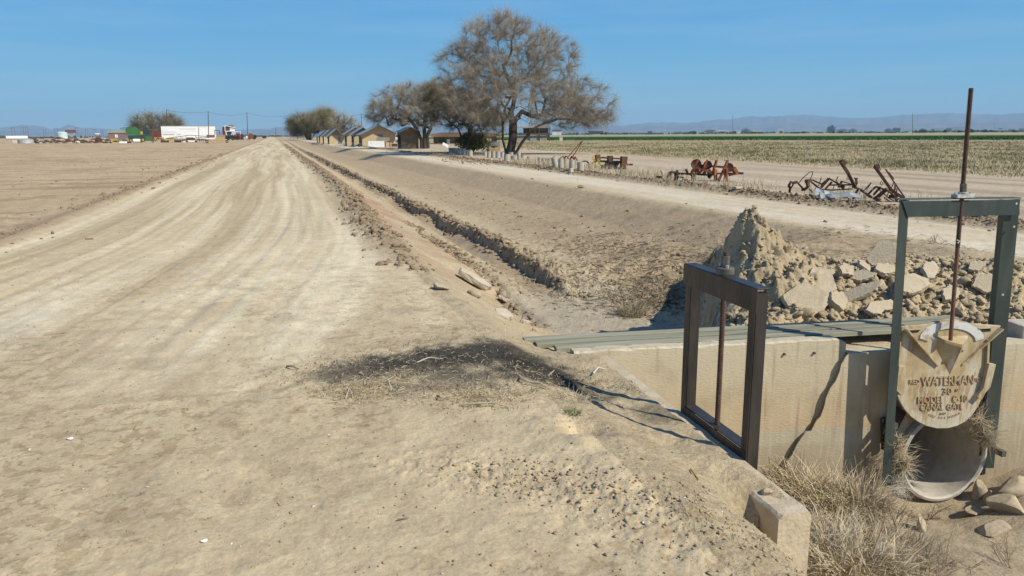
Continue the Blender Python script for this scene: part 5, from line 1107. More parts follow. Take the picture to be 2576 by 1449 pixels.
top=[(590,640),(640,640),(760,690),(860,705),(1010,690),(1200,690),(1300,710),(1380,770)]; bot=[(640,790),(700,800),(790,790),(900,775),(1060,790),(1180,795),(1260,790),(1400,800)]
V=[];m_=4
for i,(a,b_) in enumerate(zip(top,bot)):
    A_=np.array(pn.P(*t7(*a),.3+.12*(i%2)));B_=np.array(pn.P(*t7(*b_),-.25+.1*((i+1)%2)))
    for j in range(m_+1): t=j/m_; q=A_*(1-t)+B_*t; q=q+np.array([0,0,.04*math.sin(j*2.2+i)])+rg.normal(0,.012,3); V.append(q)
b=MB(); b.add(V,[(i*(m_+1)+j,i*(m_+1)+j+1,(i+1)*(m_+1)+j+1,(i+1)*(m_+1)+j) for i in range(len(top)-1) for j in range(m_)])
o=b.build('metal_sheet',M('sheet_metal',(.16,.18,.17),(.42,.45,.44),3,.5,.2,c3=(.15,.12,.08),s3=5),loc=base); tag(o,'crumpled grey metal sheet lying under the rusty cultivator','metal sheet'); mo=o.modifiers.new('s','SOLIDIFY'); mo.thickness=.012
g0=grd(1884,455+34); 
g0=grd(1855,474); b=MB().box(g0+Vector((0,0,.03)),(.3,.16,.06),Matrix.Rotation(.3,3,'Z')); o=b.build('white_slab',slabm,loc=g0); tag(o,'small pale slab on the berm right of the orange plough','slab')
c=grd(1655,470); 
# ================================================================ SHEDS
shedw=M('shed_block_wall',(.42,.33,.20),(.50,.40,.255),1.2,.9,bump=.1,c3=(.36,.27,.17),s3=3)
roofm=M('sheet_roof',(.30,.34,.34),(.42,.46,.46),.8,.45,.5,c3=(.2,.14,.1),s3=1.5)
doorm=M('grey_door',(.16,.17,.15),(.2,.2,.18),2,.7)
def shed(px,pyb,wpx,hpx,rpx,dep,label,door=None,boards=False,name='shed',wallm=None,over=.5,lean=None,grp='block sheds along the track'):
    b0=at(px,pyb,0); s=pxs(b0); w=wpx*s*1.02; h=hpx*s; r=(rpx-hpx)*s; root=thing(name,label,'shed',b0,group=grp)
    wm_=wallm or shedw
    b=MB(); b.prism([(0,0,0),(w,0,0),(w,0,h),(w/2,0,h+r),(0,0,h)],(0,dep,0)); b.build('wall',wm_,root,world=False)
    rf=MB()
    for sg in (0,1):
        a=Vector((w/2,0,h+r+.06)); e=Vector((-over,0,h-over*r/(w/2)+.06)) if sg==0 else Vector((w+over,0,h-over*r/(w/2)+.06))
        rf.prism([a+Vector((0,-1.1,0)),e+Vector((0,-1.1,0)),e+Vector((0,-1.1,.07)),a+Vector((0,-1.1,.07))],(0,dep+1.5,0))
    rf.build('roof',roofm,root,world=False)
    if door:
        x0,x1,y0,y1=door; f=MB().box(((x0+x1)/2*w,-.02,(y0+y1)/2*h),((x1-x0)*w,.06,(y1-y0)*h)).build('door',doorm,root,world=False)
    for q in (.3,.7): MB().box((-.03,dep*q,h*.55),(.05,.9,h*.5)).build('opening',M('opening_shade_panel',(.03,.025,.02)),root,world=False)  # dark panels on a solid wall; the openings' shade is put into their colour
    b=MB().box((-.55,dep*.4,.05),(1.0,dep*.5,.1)); b.build('step_slab',slabm,root,world=False)
    if boards: b=MB().prism([(w*.12,-.04,h*.98),(w*.88,-.04,h*.98),(w/2,-.04,h+r*.9)],(0,-.03,0)); b.build('gable_boards',wood if False else M('gable_wood',(.22,.18,.11),(.3,.25,.16),1,stretch=(6,1,1)),root,world=False)
    return root
shed(912,369.5,82,32,52,5,'nearest tan block shed, broad gable with a grey door facing the ditch end',door=(.47,.62,.45,.95))
shed(891.5,368,42,32,45,4.5,'second tan block shed, its lit front edge showing left of the nearest')
shed(873.5,366.5,42,31,44,4.5,'third tan block shed from the near end, behind the second')
shed(829,363,34,22,37,5,'tan shed with weathered wooden gable boards, first of the far group',boards=True,door=(.62,.8,.0,.85))
shed(815.5,361.5,26,21,33,5,'second of the far group of sheds, mostly hidden behind the boarded gable')
shed(806,360.5,24,20,31,5,'third of the far group of sheds, a narrow lit strip')
shed(800,359.5,20,18,27,5,'farthest shed of the far group beside the dense tree')
hutm=M('hut_plank',(.13,.10,.065),(.20,.155,.105),1.6,.9,bump=.3,c3=(.22,.12,.08),s3=2)
shed(1010,374.5,43,42,52,3.2,'dark brown weathered hut with a bluish roof beside the broad trunk',wallm=hutm,grp=None,name='hut',over=.25)
def simple(name,label,cat,px,pyb,parts,grp=None,rz=None):
    """parts: (kind, x0,y0,x1,y1, depth, mat, part) rectangles in picture px relative to ground point"""
    b0=at(px,pyb,0) ; s=pxs(b0); az=math.atan2(b0.x,b0.y); root=thing(name,label,cat,b0,rz=-az if rz is None else rz,group=grp)
    for p in parts:
        k,x0,y0,x1,y1,dep,mt,nm=p[:8]; off=p[8] if len(p)>8 else 0
        X0,X1=(x0-px)*s,(x1-px)*s; Z0,Z1=(pyb-y1)*s,(pyb-y0)*s; b=MB(); kw=dict(bevel=0)
        if k=='box': b.box(((X0+X1)/2,off+dep/2,(Z0+Z1)/2),(abs(X1-X0),dep,abs(Z1-Z0)))
        elif k=='cylx': r=abs(Z1-Z0)/2; z=(Z0+Z1)/2; b.tube([(X0,off,z),(X0+r*.3,off,z),(X1-r*.3,off,z),(X1,off,z)],[r*.6,r,r,r*.6],18)
        elif k=='cylz': r=abs(X1-X0)/2; x=(X0+X1)/2; b.tube([(x,off,Z0),(x,off,Z1-(Z1-Z0)*.12),(x,off,Z1)],[r,r,r*.5],20)
        elif k=='wheel': r=abs(Z1-Z0)/2; b.ring(((X0+X1)/2,off-.1,(Z0+Z1)/2),r,r*.45,dep,20,axis=(0,1,0)); 
        elif k=='hub': r=abs(Z1-Z0)/2; b.cyl(((X0+X1)/2,off-.15,(Z0+Z1)/2),r,dep,14,axis=(0,1,0))
        elif k=='bar': b.bar((X0,off,Z1),(X1,off,Z0),dep,dep)      # x0,y0 -> x1,y1
        elif k=='gable': b.prism([(X0,off,Z0),(X1,off,Z0),(X1*.98+X0*.02,off,Z0+(Z1-Z0)*.15),((X0+X1)/2,off,Z1),(X0*.98+X1*.02,off,Z0+(Z1-Z0)*.15)],(0,dep,0))
        elif k=='wedge': b.prism([(X0,off,Z0),(X1,off,Z0),(X1,off,Z0+(Z1-Z0)*.6),(X1*.75+X0*.25,off,Z1),(X0*.85+X1*.15,off,Z1),(X0,off,Z0+(Z1-Z0)*.7)],(0,dep,0))
        b.build(nm,mt,root,world=False,smooth=k in('cylx','cylz'))
    return root
simple('loading_board','large white board leaning low in front of the nearest shed','board',948,370.5,[('box',927,355,967,370.3,.12,white,'panel')])
simple('metal_rack','low grey and brown stacked junk between the white panel and the hut','junk',985,372,[('box',948,346,981,354,1.,M('grey_sheet',(.3,.27,.2)),'sheet',.3),('box',968,356,982,358,.8,rust,'shelf'),('bar',970,358,970,371,.12,rust,'leg'),('bar',981,358,981,371,.12,rust,'leg'),('box',985,362,1000,369,.8,rust,'drum')])
simple('white_truck','white truck parked behind the nearest shed, only its cab showing','truck',1002,358,[('wedge',994,338,1010,352,3,white,'cab'),('box',996,340,1003,345,.05,glass,'window',-.02),('wheel',995,351,1001,358,.4,tyre,'wheel',-.1)])
# long house behind the trees
brwall=M('house_brown',(.16,.10,.065),(.22,.145,.09),.6,.9)
simple('ranch_house','long low brown house with a pale flat porch roof behind the trees','house',1240,362,[('box',1085,343,1250,361,6,brwall,'wall',6),('wedge',1080,333,1262,344,8,M('brown_roof',(.17,.11,.07),(.24,.16,.1),.5),'roof',5),('box',1100,349,1115,358,.1,M('teal_door',(.02,.09,.08)),'door',5.9),('box',1120,350,1128,360,.1,white,'window_frame',5.9),
 ('box',1300,319,1390,323,7,M('porch_roof',(.36,.27,.17),(.42,.33,.22),.5),'porch_roof',4),('box',1320,323,1386,336,.3,glass,'porch_glass',7),('bar',1335,323,1335,357,.18,wood,'porch_post',4.2),('bar',1360,323,1360,357,.18,wood,'porch_post',4.2),('bar',1386,323,1386,357,.18,wood,'porch_post',4.2),('box',1300,336,1386,340,.1,wood,'porch_rail',4),('box',1302,341,1386,354,.2,M('grey_siding',(.25,.25,.23),(.3,.3,.28),1),'porch_skirt',4.4)])
simple('white_shed','long low white building right of the porch','building',1405,352,[('box',1389,328,1412,340,3,white,'wall'),('box',1388,326,1414,328.5,3.4,roofm,'roof',-.2)])
simple('pump_box','small cream utility box standing at the field corner','box',1411,355,[('box',1407.5,345,1415.5,354.5,.9,M('cream',(.6,.55,.4)),'body'),('box',1407,344,1416,345.3,1.,M('cream_lid',(.5,.45,.33)),'lid',-.05)])
simple('cream_box','pale cream box behind the green bush','box',1236,364,[('box',1224,349,1236,356,.8,M('cream',(.6,.55,.4)),'body')])
simple('warehouse','long dark brown warehouse on the horizon right of the trees','building',1500,338,[('box',1480,331,1517,337.5,8,M('dark_shed',(.05,.04,.035)),'wall'),('wedge',1479,329.5,1518,331.8,9,M('dark_roof',(.08,.075,.07)),'roof',-.5)])
for i,(px,pyb,wd_,hh,lb) in enumerate(((1425,338.5,18,6,'white farm building left of the dark warehouse'),(1448,338,12,4,'low pale building nearest the dark warehouse'))):
    simple('farm_building',lb,'building',px,pyb,[('box',px-wd_/2,pyb-hh*.7,px+wd_/2,pyb,6,white,'wall'),('wedge',px-wd_/2-1,pyb-hh,px+wd_/2+1,pyb-hh*.65,7,roofm,'roof',-.5)],grp='distant farm buildings')
# ================================================================ MACHINERY YARD (left)
greenp=M('green_machine',(.03,.11,.03),(.05,.15,.045),1,.5); dkg=M('dark_green_machine',(.015,.05,.04),(.03,.08,.06),1,.5); maro=M('maroon',(.10,.025,.025),(.15,.04,.035),.6,.7)
def q7(x,y): return (292.7+x/7.04,292.7+y/7.04)
def g7(x,y): return (x/7.82,292.7+y/7.82)
def SB(tr,k,x0,y0,x1,y1,*a): A_=tr(x0,y0);B_=tr(x1,y1); return (k,A_[0],A_[1],B_[0],B_[1])+a
Q=lambda *a: SB(q7,*a); Gg=lambda *a: SB(g7,*a)
px,py=q7(400,452)
simple('combine_harvester','green combine harvester with dark cab and yellow wheel hubs','harvester',px,py,[Q('wedge',205,190,435,328,3,greenp,'grain_tank'),Q('box',235,335,500,400,3,dkg,'body'),Q('wedge',440,235,600,360,2.6,dkg,'cab',.2),Q('box',455,250,585,310,.05,glass,'window',.1),Q('box',500,360,618,438,2.4,greenp,'feeder_house'),Q('box',437,268,478,325,.1,yellow,'side_panel',-.1),Q('wheel',235,385,315,455,1,tyre,'wheel',-.2),Q('hub',258,408,296,445,.9,yellow,'wheel_hub',-.2),Q('wheel',425,380,510,455,1,tyre,'wheel',-.2),Q('hub',442,395,488,440,.9,yellow,'wheel_hub',-.2),Q('bar',120,218,215,205,.25,greenp,'unloading_auger')],rz=None)
px,py=q7(360,468)
simple('white_drum','round white drum lying in front of the green combine','drum',px,py,[Q('cylx',298,400,420,466,1,white,'body'),Q('box',420,420,452,468,1,rust,'stand')])
px,py=q7(120,474); simple('white_bin','small white rectangular bin left of the white drum','bin',px,py,[Q('box',62,438,185,474,1.2,white,'body'),Q('box',60,434,187,440,1.3,rust,'rim',-.05)])
px,py=q7(720,430); simple('grain_trailer','dark maroon high sided trailer between the combine and the white trailer','trailer',px,py,[Q('box',590,268,860,385,3,maro,'box'),Q('box',590,262,860,270,3.1,rust,'top_rail',-.05),Q('wheel',640,385,690,430,.6,tyre,'wheel'),Q('wheel',780,385,830,430,.6,tyre,'wheel')])
px,py=q7(1300,440); wt=[Q('box',855,180,1750,400,2.8,whitem,'body'),Q('box',850,174,1756,182,2.9,M('grey_trim',(.3,.3,.3)),'top_rail',-.05),Q('box',1740,180,1756,402,2.9,M('grey_trim',(.3,.3,.3)),'corner_post',-.05),Q('box',870,310,1065,332,.04,M('faded_stripe',(.3,.32,.33),(.5,.5,.5),1),'faded_stripe',-.05),Q('box',1100,312,1165,332,.04,M('faded_stripe',(.3,.32,.33)),'faded_stripe',-.05),Q('box',870,265,1100,290,.04,M('faint_grey',(.55,.58,.58),(.66,.68,.68),1),'faded_stripe',-.05),Q('box',1150,215,1420,235,.04,M('faint_grey',(.5,.5,.5)),'faded_stripe',-.05),Q('box',1400,400,1610,410,2.5,rust,'chassis')]
for x in (1420,1480,1545): wt.append(Q('wheel',x,402,x+52,452,.7,tyre,'wheel'))
simple('semi_trailer','very long white box trailer with faded grey stripes','trailer',px,py,wt)
px,py=q7(1330,464); simple('boom_sprayer','old white sprayer truck with wide brown truss booms in front of the long trailer','sprayer',px,py,[Q('wedge',1245,375,1395,425,2,rust,'tank'),Q('box',1235,425,1430,450,2,white,'body'),Q('wheel',1235,425,1280,466,.5,tyre,'wheel',-.1),Q('wheel',1385,425,1430,466,.5,tyre,'wheel',-.1),
 Q('bar',930,388,1320,335,.16,rust,'boom'),Q('bar',1320,335,1620,365,.16,rust,'boom'),Q('bar',930,392,1250,385,.14,rust,'boom'),Q('bar',1380,385,1620,380,.14,rust,'boom')]+[Q('bar',x,345+abs(x-1320)*.12,x+35,386,.1,rust,'brace') for x in (1080,1160,1240,1400,1480,1560)])
px,py=q7(1790,474); simple('planter','yellow framed planter with two brown hopper boxes at the right of the yard','planter',px,py,[Q('box',1620,330,1755,378,1.5,M('hopper_brown',(.14,.08,.06),(.2,.12,.09),1),'hopper'),Q('box',1790,330,1930,372,1.5,M('hopper_tan',(.3,.2,.15),(.36,.25,.19),1),'hopper'),Q('box',1600,385,1750,405,1.2,white,'tray'),Q('box',1600,420,1970,436,.6,yellow,'tool_bar'),Q('box',1760,380,1920,400,.8,yellow,'tool_bar'),Q('wheel',1602,420,1640,470,.5,tyre,'wheel',-.2),Q('wheel',1930,420,1972,470,.5,tyre,'wheel',-.2),Q('bar',1690,436,1690,465,.2,yellow,'row_unit'),Q('bar',1780,436,1780,465,.2,yellow,'row_unit'),Q('bar',1850,436,1850,465,.2,yellow,'row_unit'),Q('bar',1760,250,1760,330,.15,rust,'rack'),Q('bar',1842,250,1842,330,.15,rust,'rack'),Q('bar',1760,252,1842,252,.15,rust,'rack')])
px,py=q7(830,466); simple('yellow_implement','long low tangle of yellow and rusty tool bars left of the sprayer','implement',px,py,[Q('box',690,375,850,392,.6,yellow,'tool_bar'),Q('box',620,395,860,408,.6,rust,'tool_bar'),Q('box',870,385,1010,400,.6,yellow,'tool_bar'),Q('bar',860,425,1030,400,.35,yellow,'drawbar'),Q('box',790,425,925,465,1,rust,'frame'),Q('bar',700,392,760,440,.25,yellow,'arm'),Q('bar',760,380,700,440,.25,rust,'arm'),Q('wheel',645,420,685,462,.4,tyre,'wheel')])
px,py=q7(1070,464); simple('rusty_tank','brown rusty tank low between the yellow implement and the sprayer','tank',px,py,[Q('cylx',1030,410,1150,460,1,rust,'body'),Q('box',1155,405,1230,440,1,castg,'box'),Q('box',1180,440,1240,462,.8,white,'bin')])
px,py=q7(2020,430); simple('cotton_picker','tall white and rusty cotton machine with a raised basket','picker',px,py,[Q('wedge',1950,165,2120,262,2.8,rust,'basket'),Q('box',2025,205,2110,222,.1,white,'side_panel',-.1),Q('box',2025,230,2090,268,.1,white,'side_panel',-.1),Q('bar',1955,170,2120,205,.25,white,'frame_rail',-.2),Q('bar',1945,170,1945,270,.25,white,'frame_rail',-.2),Q('wedge',1898,190,1955,330,2,maro,'duct'),Q('bar',1950,262,1965,335,.3,white,'leg'),Q('bar',2110,225,2080,335,.3,white,'leg'),Q('bar',2045,330,2100,235,.25,white,'ladder'),Q('bar',1965,265,2100,265,.25,white,'frame_rail',-.2),Q('box',1970,275,2050,330,1,glass,'window'),Q('box',1935,335,2095,400,2.4,blacki,'engine'),Q('wheel',1955,350,2020,422,.8,tyre,'wheel',-.2),Q('wheel',2040,360,2092,425,.8,tyre,'wheel',-.2)])
px,py=q7(2180,420); simple('canopy_tractor','dark purple tractor with a thin white canopy','tractor',px,py,[Q('box',2112,268,2212,275,1.6,white,'canopy'),Q('bar',2205,270,2200,330,.15,white,'canopy_post'),Q('bar',2125,270,2125,330,.15,white,'canopy_post'),Q('wedge',2100,305,2225,412,2.2,maro,'body'),Q('wheel',2110,345,2185,420,.7,tyre,'wheel',-.2),Q('wheel',2215,385,2262,420,.7,tyre,'wheel',-.2)])
px,py=q7(2395,413); simple('cotton_wagon','small rusty red wagon with pointed load beside the road pole','wagon',px,py,[Q('wedge',2345,305,2435,400,2.2,rustred,'box'),Q('wheel',2425,370,2452,412,.4,tyre,'wheel'),Q('wheel',2350,385,2378,412,.4,tyre,'wheel')])
px,py=g7(340,485); simple('propane_tank','long horizontal white tank at the far left of the yard','tank',px,py,[Gg('cylx',155,385,525,460,1,white,'shell'),Gg('box',200,455,220,500,.5,white,'leg'),Gg('box',450,455,470,500,.5,white,'leg')])
px,py=g7(510,535); simple('stock_tank','round pale silver stock tank in front of the long white tank','tank',px,py,[Gg('cylz',375,455,650,532,1,M('silver',(.42,.45,.45),(.55,.58,.58),.6,.5,.4),'shell',1.3),Gg('box',290,460,370,525,1,M('buff_part',(.45,.42,.34)),'stand')])
px,py=g7(1230,450); simple('water_tank','pale mint domed tank behind the rusty rows','tank',px,py,[Gg('cylz',1140,305,1325,450,1,M('mint',(.45,.56,.52),(.55,.65,.6),.5),'shell',.5)])
px,py=g7(1400,445); simple('hopper_bin','tall brown hopper bin on a pale frame','hopper',px,py,[Gg('box',1310,262,1498,330,2,M('hopper_dark',(.10,.055,.05),(.14,.08,.07),.5),'bin'),Gg('box',1305,255,1503,265,2.2,M('grey_trim',(.3,.3,.3)),'rim',-.1),Gg('bar',1330,330,1430,400,.2,white,'brace'),Gg('bar',1480,330,1400,400,.2,white,'brace'),Gg('bar',1330,330,1330,440,.25,castg,'leg'),Gg('bar',1485,330,1485,440,.25,castg,'leg'),Gg('box',1340,385,1440,440,1.5,castg,'motor')])
for i,(a,b_,c_,d_) in enumerate(((800,330,975,385),(1020,333,1150,380))):
    px,py=g7((a+c_)/2,400); simple('farm_shed',('left','right')[i]+' one of two little pale gabled sheds behind the yard','shed',px,py,[Gg('gable',a,b_,c_,d_+15,4,M('roof_pale',(.6,.62,.62)),'roof',-.2),Gg('box',a+20,d_,c_-20,400,4,M('wall_greybuff',(.35,.33,.28)),'wall')],grp='pair of gabled sheds')  # walls in one even grey buff, darker than the roofs
px,py=g7(805,531); simple('old_car','low pale car body at the left end of the rusty rows','car',px,py,[Gg('wedge',752,480,868,526,2,M('car_grey',(.35,.36,.36),(.45,.46,.46),1,.4),'body'),Gg('box',770,486,845,500,.05,glass,'window',-.05),Gg('wheel',755,505,785,531,.4,tyre,'wheel',-.1),Gg('wheel',830,505,860,531,.4,tyre,'wheel',-.1)])
px,py=g7(1940,520); simple('canopy_tractor','red tractor under a small white canopy left of the brown house','tractor',px,py,[Gg('box',1895,338,1980,356,1.8,white,'canopy'),Gg('bar',1905,356,1905,425,.15,maro,'canopy_post'),Gg('bar',1972,356,1972,425,.15,maro,'canopy_post'),Gg('wedge',1880,420,2005,480,2,maro,'body'),Gg('wheel',1880,450,1940,518,.6,tyre,'wheel'),Gg('wheel',1965,470,2010,518,.6,tyre,'wheel')])
px,py=g7(2340,450); simple('farmhouse','brown house with grey green roof and one white window behind the yard','house',px,py,[Gg('box',2160,330,2520,440,5,M('wall_mauve',(.17,.11,.10),(.2,.135,.12),.5),'wall'),Gg('wedge',2148,275,2530,330,6,M('roof_greygreen',(.22,.24,.20),(.27,.29,.25),.5),'roof',-.5),Gg('box',2278,360,2325,418,.1,white,'window_frame',-.1),Gg('box',2288,368,2315,410,.1,M('curtain',(.45,.47,.47)),'window_pane',-.14)])
px,py=g7(2250,505); simple('yellow_engine','small yellow engine block in front of the brown house','engine',px,py,[Gg('wedge',2190,440,2310,502,1.3,yellow,'body'),Gg('box',2240,490,2300,508,1,rust,'skid')])
rgm=random.Random(4)
desc=[(600,405,655,450,'dark small hopper right of the long white tank'),(790,405,865,455,'dark hopper left of the mint tank'),(985,395,1090,450,'dark implement under the mint tank'),(1110,405,1280,460,'wide maroon implement in front of the mint tank'),(660,470,750,515,'low dark scrap right of the stock tank'),(870,460,1000,525,'dark rusty implement right of the pale car'),(1000,470,1110,522,'bluish low scrap in the rusty rows'),(1110,470,1270,525,'maroon low implement in the middle rows'),(1280,440,1470,525,'long dark red implement below the hopper bin'),(1490,490,1635,525,'white and black wreck in the front row'),(1640,480,1740,525,'dark scrap right of the white wreck'),(1745,480,1880,525,'orange red drum implement in front of the canopy tractor'),(1780,435,2110,475,'wide red tool bar under the white canopy'),(1880,480,2060,525,'dark rusty implement in the front row'),(2060,500,2200,526,'red low frame left of the yellow engine'),(2320,430,2500,480,'bluish dark implement in front of the brown house'),(2500,500,2580,525,'rusty small frame next to the white bin'),(655,430,760,490,'low dark scrap behind the stock tank'),(1020,440,1120,500,'rusty frame between the bluish scrap and the mint tank'),(1450,430,1600,500,'dark red frame below and right of the hopper bin'),(1600,455,1720,505,'rusty scrap just behind the white wreck'),(2080,440,2200,500,'dark tool bar between the red tractor and the yellow engine'),(690,500,760,530,'small dark wreck left of the pale car'),(2400,470,2540,520,'dark scrap behind the small white bin')]
for i,(x0,y0,x1,y1,lb) in enumerate(desc):
    px,py=g7((x0+x1)/2,max(y1,500)+5); mt=[rust,maro,blacki,M('blue_scrap',(.08,.11,.12),(.2,.23,.23),.5),white,rustred][{6:3,15:3,9:4,11:5,14:5,3:1,7:1,8:1,12:5}.get(i,0)]
    w=x1-x0; y2=max(y1,500)+5
    P_=[Gg('wedge',x0+w*.1,y0,x0+w*.6,y1-(y1-y0)*.3,1.3,mt,'body'),Gg('box',x0,y0+(y1-y0)*.55,x1,y0+(y1-y0)*.72,.8,mt,'frame'),Gg('bar',x0+w*.6,y0+(y1-y0)*.2,x1,y1,.25,rust,'arm'),Gg('wheel',x0+w*.08,y2-32,x0+w*.08+32,y2,.4,tyre,'wheel',-.1),Gg('wheel',x1-w*.1-32,y2-32,x1-w*.1,y2,.4,tyre,'wheel',-.1),Gg('bar',x0+w*.3,y1,x0+w*.4,y2,.2,blacki,'tine')]
    simple('farm_implement',lb,'implement',px,py,P_,grp='scrap implements in the yard')
# ================================================================ POLES, WIRES, TOWERS
def pole(px,pyb,ytop,label,r=.14,arm=None,lamp=None,lean=0,grp='utility poles'):
    b0=at(px,pyb,0); pn=Pl(b0); top=pn.P(px+lean,ytop); root=thing('utility_pole',label,'pole',b0,group=grp); s=pxs(b0)
    MB().tube([b0-Vector((0,0,.2)),top],[r*1.15,r*.8],8).build('shaft',wood,root)
    if arm:
        a=pn.P(px+lean-arm,ytop+1.0);c=pn.P(px+lean+arm,ytop+1.0); MB().bar(a,c,.12,.12).build('crossarm',wood,root)
    if lamp:
        a=pn.P(px+lean,ytop+2);c=pn.P(px+lean+lamp,ytop+1.5); MB().tube([a,a.lerp(c,.5)+Vector((0,0,.2)),c],.05,6).build('lamp_arm',castg,root); d=pn.P(px+lean+lamp*1.25,ytop+2.2); MB().bar(c,d,.3,.15).build('lamp_head',zinc,root)
    return top
tp=[]
tp.append(pole(382.5,355,282,'pole with a street lamp arm to the left, behind the green combine',lamp=-12))
tp.append(pole(419,355,276,'pole with a lamp at its tip, left of the long white trailer',lamp=6))
tp.append(pole(525,355,280,'plain dark pole rising behind the long white trailer',lean=-1.5))
tp.append(pole(624,352.5,283,'plain dark pole at the left road edge beside the red wagon',lean=-3))
tp.append(pole(749,349.5,283,'pole standing in front of the dense olive tree by the track',lean=-1))
tp.append(pole(909.5,350,286,'pole behind the sheds, left of the bare round tree',lean=-.5))
pole(1843.5,338.5,288,'tall pole standing alone in the green field',grp='utility poles'); pole(2295.5,337.5,284,'tall pole rising right of the dark tree clump on the right horizon')
for a,b_,lb in ((tp[1],tp[2],'thin sagging wire between the lamp pole and the pole behind the white trailer'),(tp[2],tp[3],'thin sagging wire between the white trailer pole and the road edge pole'),(tp[3],tp[4],'thin sagging wire crossing above the road'),(tp[4],tp[5],'thin wire between the olive tree pole and the shed pole')):
    P_=[a.lerp(b_,i/14)+Vector((0,0,-4*((a-b_).length*.022)*(i/14)*(1-i/14)-.2)) for i in range(15)]; o=MB().tube(P_,.035,4).build('overhead_wire',M('wire_black',(.03,.03,.03)),loc=a); tag(o,lb,'wire','overhead wires')
def hframe(px,ytop,w,label,Dd=1500,pyb=None):
    hzy=345-.0063*px; az=at(px,hzy+F*CH/Dd,0); b0=Vector((az.x,az.y,0)); b0=b0.normalized()*Dd; b0.z=0; pn=Pl(b0); root=thing('power_tower',label,'power tower',b0,group='transmission towers on the horizon')
    for q in (-.55,0,.55)[::2] if w<16 else (-.6,0,.6):
        a=pn.P(px+q*w/2,ytop); g=Vector((a.x,a.y,0)); MB().bar(g,a,.55,.55).build('leg',M('tower_steel',(.16,.15,.15)),root)
    MB().bar(pn.P(px-w/2,ytop+1.5),pn.P(px+w/2,ytop+1.5),.6,.6).build('crossarm',M('tower_steel',(.16,.15,.15)),root)
for i,(px,yt,w) in enumerate(((32,320,13),(63,319,18),(111,325,10),(140,322,13),(166,324,11),(191,321,10),(217,326,10),(238,325,9),(256,327,8))):
    hframe(px,yt,w,'faint lattice tower on the left horizon, '+['leftmost of the line','widest, second from the left','third from the left','fourth from the left','fifth from the left','sixth, just right of the brown hopper bin','seventh from the left','eighth from the left','last and smallest of the line'][i])
rz_=[(869,100),(935,96),(1012,105),(1140,92),(1177,95),(1222,95),(1303,84),(1590,95),(1975,95),(2390,88),(1245,98)]
for i,(x,y) in enumerate(rz_):
    X_=1536.8+x/2.479;Y_=278.1+y/2.479; pole(X_,335.6-.002*X_+.6,Y_,'faint distant pole on the right horizon, '+['above the first bushes','right of the round bare tree','above the low white roofs','left of the middle group','beside another in the middle group','third of the middle group','left of the tall dark tree','right of the tall dark tree','among the far right houses','near the white pickup','short dark one in the middle group'][i],r=.28,grp='distant poles on the right horizon')
pole(694,347,321,'small pole with crossarm on the road axis at the horizon',arm=3,r=.2)
# ================================================================ HORIZON: trees, houses, truck, hills
def blob(px,pyb,w,h,label,tm,seed,name='distant_tree',grp='trees on the horizon'):
    hzy=345-.0063*px; b0=at(px,max(pyb,hzy+1.6),0); s=pxs(b0); return bush(name,label,Vector((b0.x,b0.y,-.1*h*s)),w*s/2,w*s/2,h*s/2*1.05,900,.16*h*s*.55,tm,seed,cat='tree',grp=grp)
ft1=M('far_tree_brown',(.12,.10,.07),(.18,.15,.11),.05,.9); ft2=M('far_tree_green',(.04,.055,.03),(.08,.095,.05),.05,.9)
for i,(x0,x1,y0,y1,tm,lb) in enumerate(((580,660,110,138,ft1,'brown bushy clump left of the long white house'),(690,730,108,124,ft1,'low bush behind the long white house'),(815,870,97,131,ft1,'rounded bare brown tree on the right horizon'),(875,925,112,128,ft1,'low brown bush right of the rounded bare tree'),(1345,1400,82,130,ft2,'tall dark green tree on the right horizon'),(1400,1480,105,131,ft1,'low clump touching the tall dark green tree'),(1480,1538,106,131,ft1,'low brown bush farther right of the tall dark tree'),(1700,1760,98,124,ft1,'left half of the bushy clump before the right pole'),(1755,1810,92,124,ft2,'right half of the bushy clump before the right pole'),(1920,1970,98,122,ft1,'brown bush just right of the tall right pole'),(1992,2030,99,121,ft2,'small dark round tree near the right houses'),(2082,2132,90,118,ft1,'brown tree between the two right houses'),(2465,2530,102,120,ft1,'low bush near the right edge behind the pickup'),(2530,2600,98,120,ft1,'bush at the right picture edge horizon'),(225,262,122,142,ft2,'dark little clump on the horizon left of the lone pole'),(390,450,128,142,ft1,'low brown bush left of the lone pole'),(485,515,126,140,ft1,'small bush nearest the lone pole'))):
    blob(1536.8+(x0+x1)/2/2.479,278.1+y1/2.479+.8,(x1-x0)/2.479,(y1-y0)/2.479,lb,tm,i)
for i,(x,yb,w,h,lb) in enumerate(((609,350,7,15,'dark bushy tree top left of the road vanishing point'),(641,350,10,12,'brown distant tree beside a white trailer on the road axis'),(665,348,12,8,'bluish dark clump by the end of the road'))): blob(x,yb,w,h,lb,ft2,40+i)
for i,(x0,x1,y0,y1,lb) in enumerate(((660,735,121,137,'long white house left of the lone pole'),(780,808,124,134,'tiny white roof right of the lone pole'),(885,940,124,136,'low white building right of the rounded bare tree'),(1040,1075,112,135,'taller white shed in the middle of the right horizon'),(1200,1290,119,132,'flat white building left of the tall dark tree'),(2020,2075,108,127,'white roofed house left of the brown tree on the right'),(2130,2205,103,126,'white roofed house right of the brown tree on the right'),(1820,1900,116,127,'low pale wall right of the bushy clump'))):
    X0,X1,Y0,Y1=1536.8+x0/2.479,1536.8+x1/2.479,278.1+y0/2.479,278.1+y1/2.479; pyb=max(Y1+.7,345-.0063*X0+1.9)
    simple('farm_building',lb,'building',(X0+X1)/2,pyb,[('box',X0+.5,Y0+(Y1-Y0)*.45,X1-.5,pyb,9,white,'wall'),('wedge',X0,Y0,X1,Y0+(Y1-Y0)*.5,11,M('roof_pale',(.6,.62,.62)),'roof',-1)],grp='distant farm buildings')
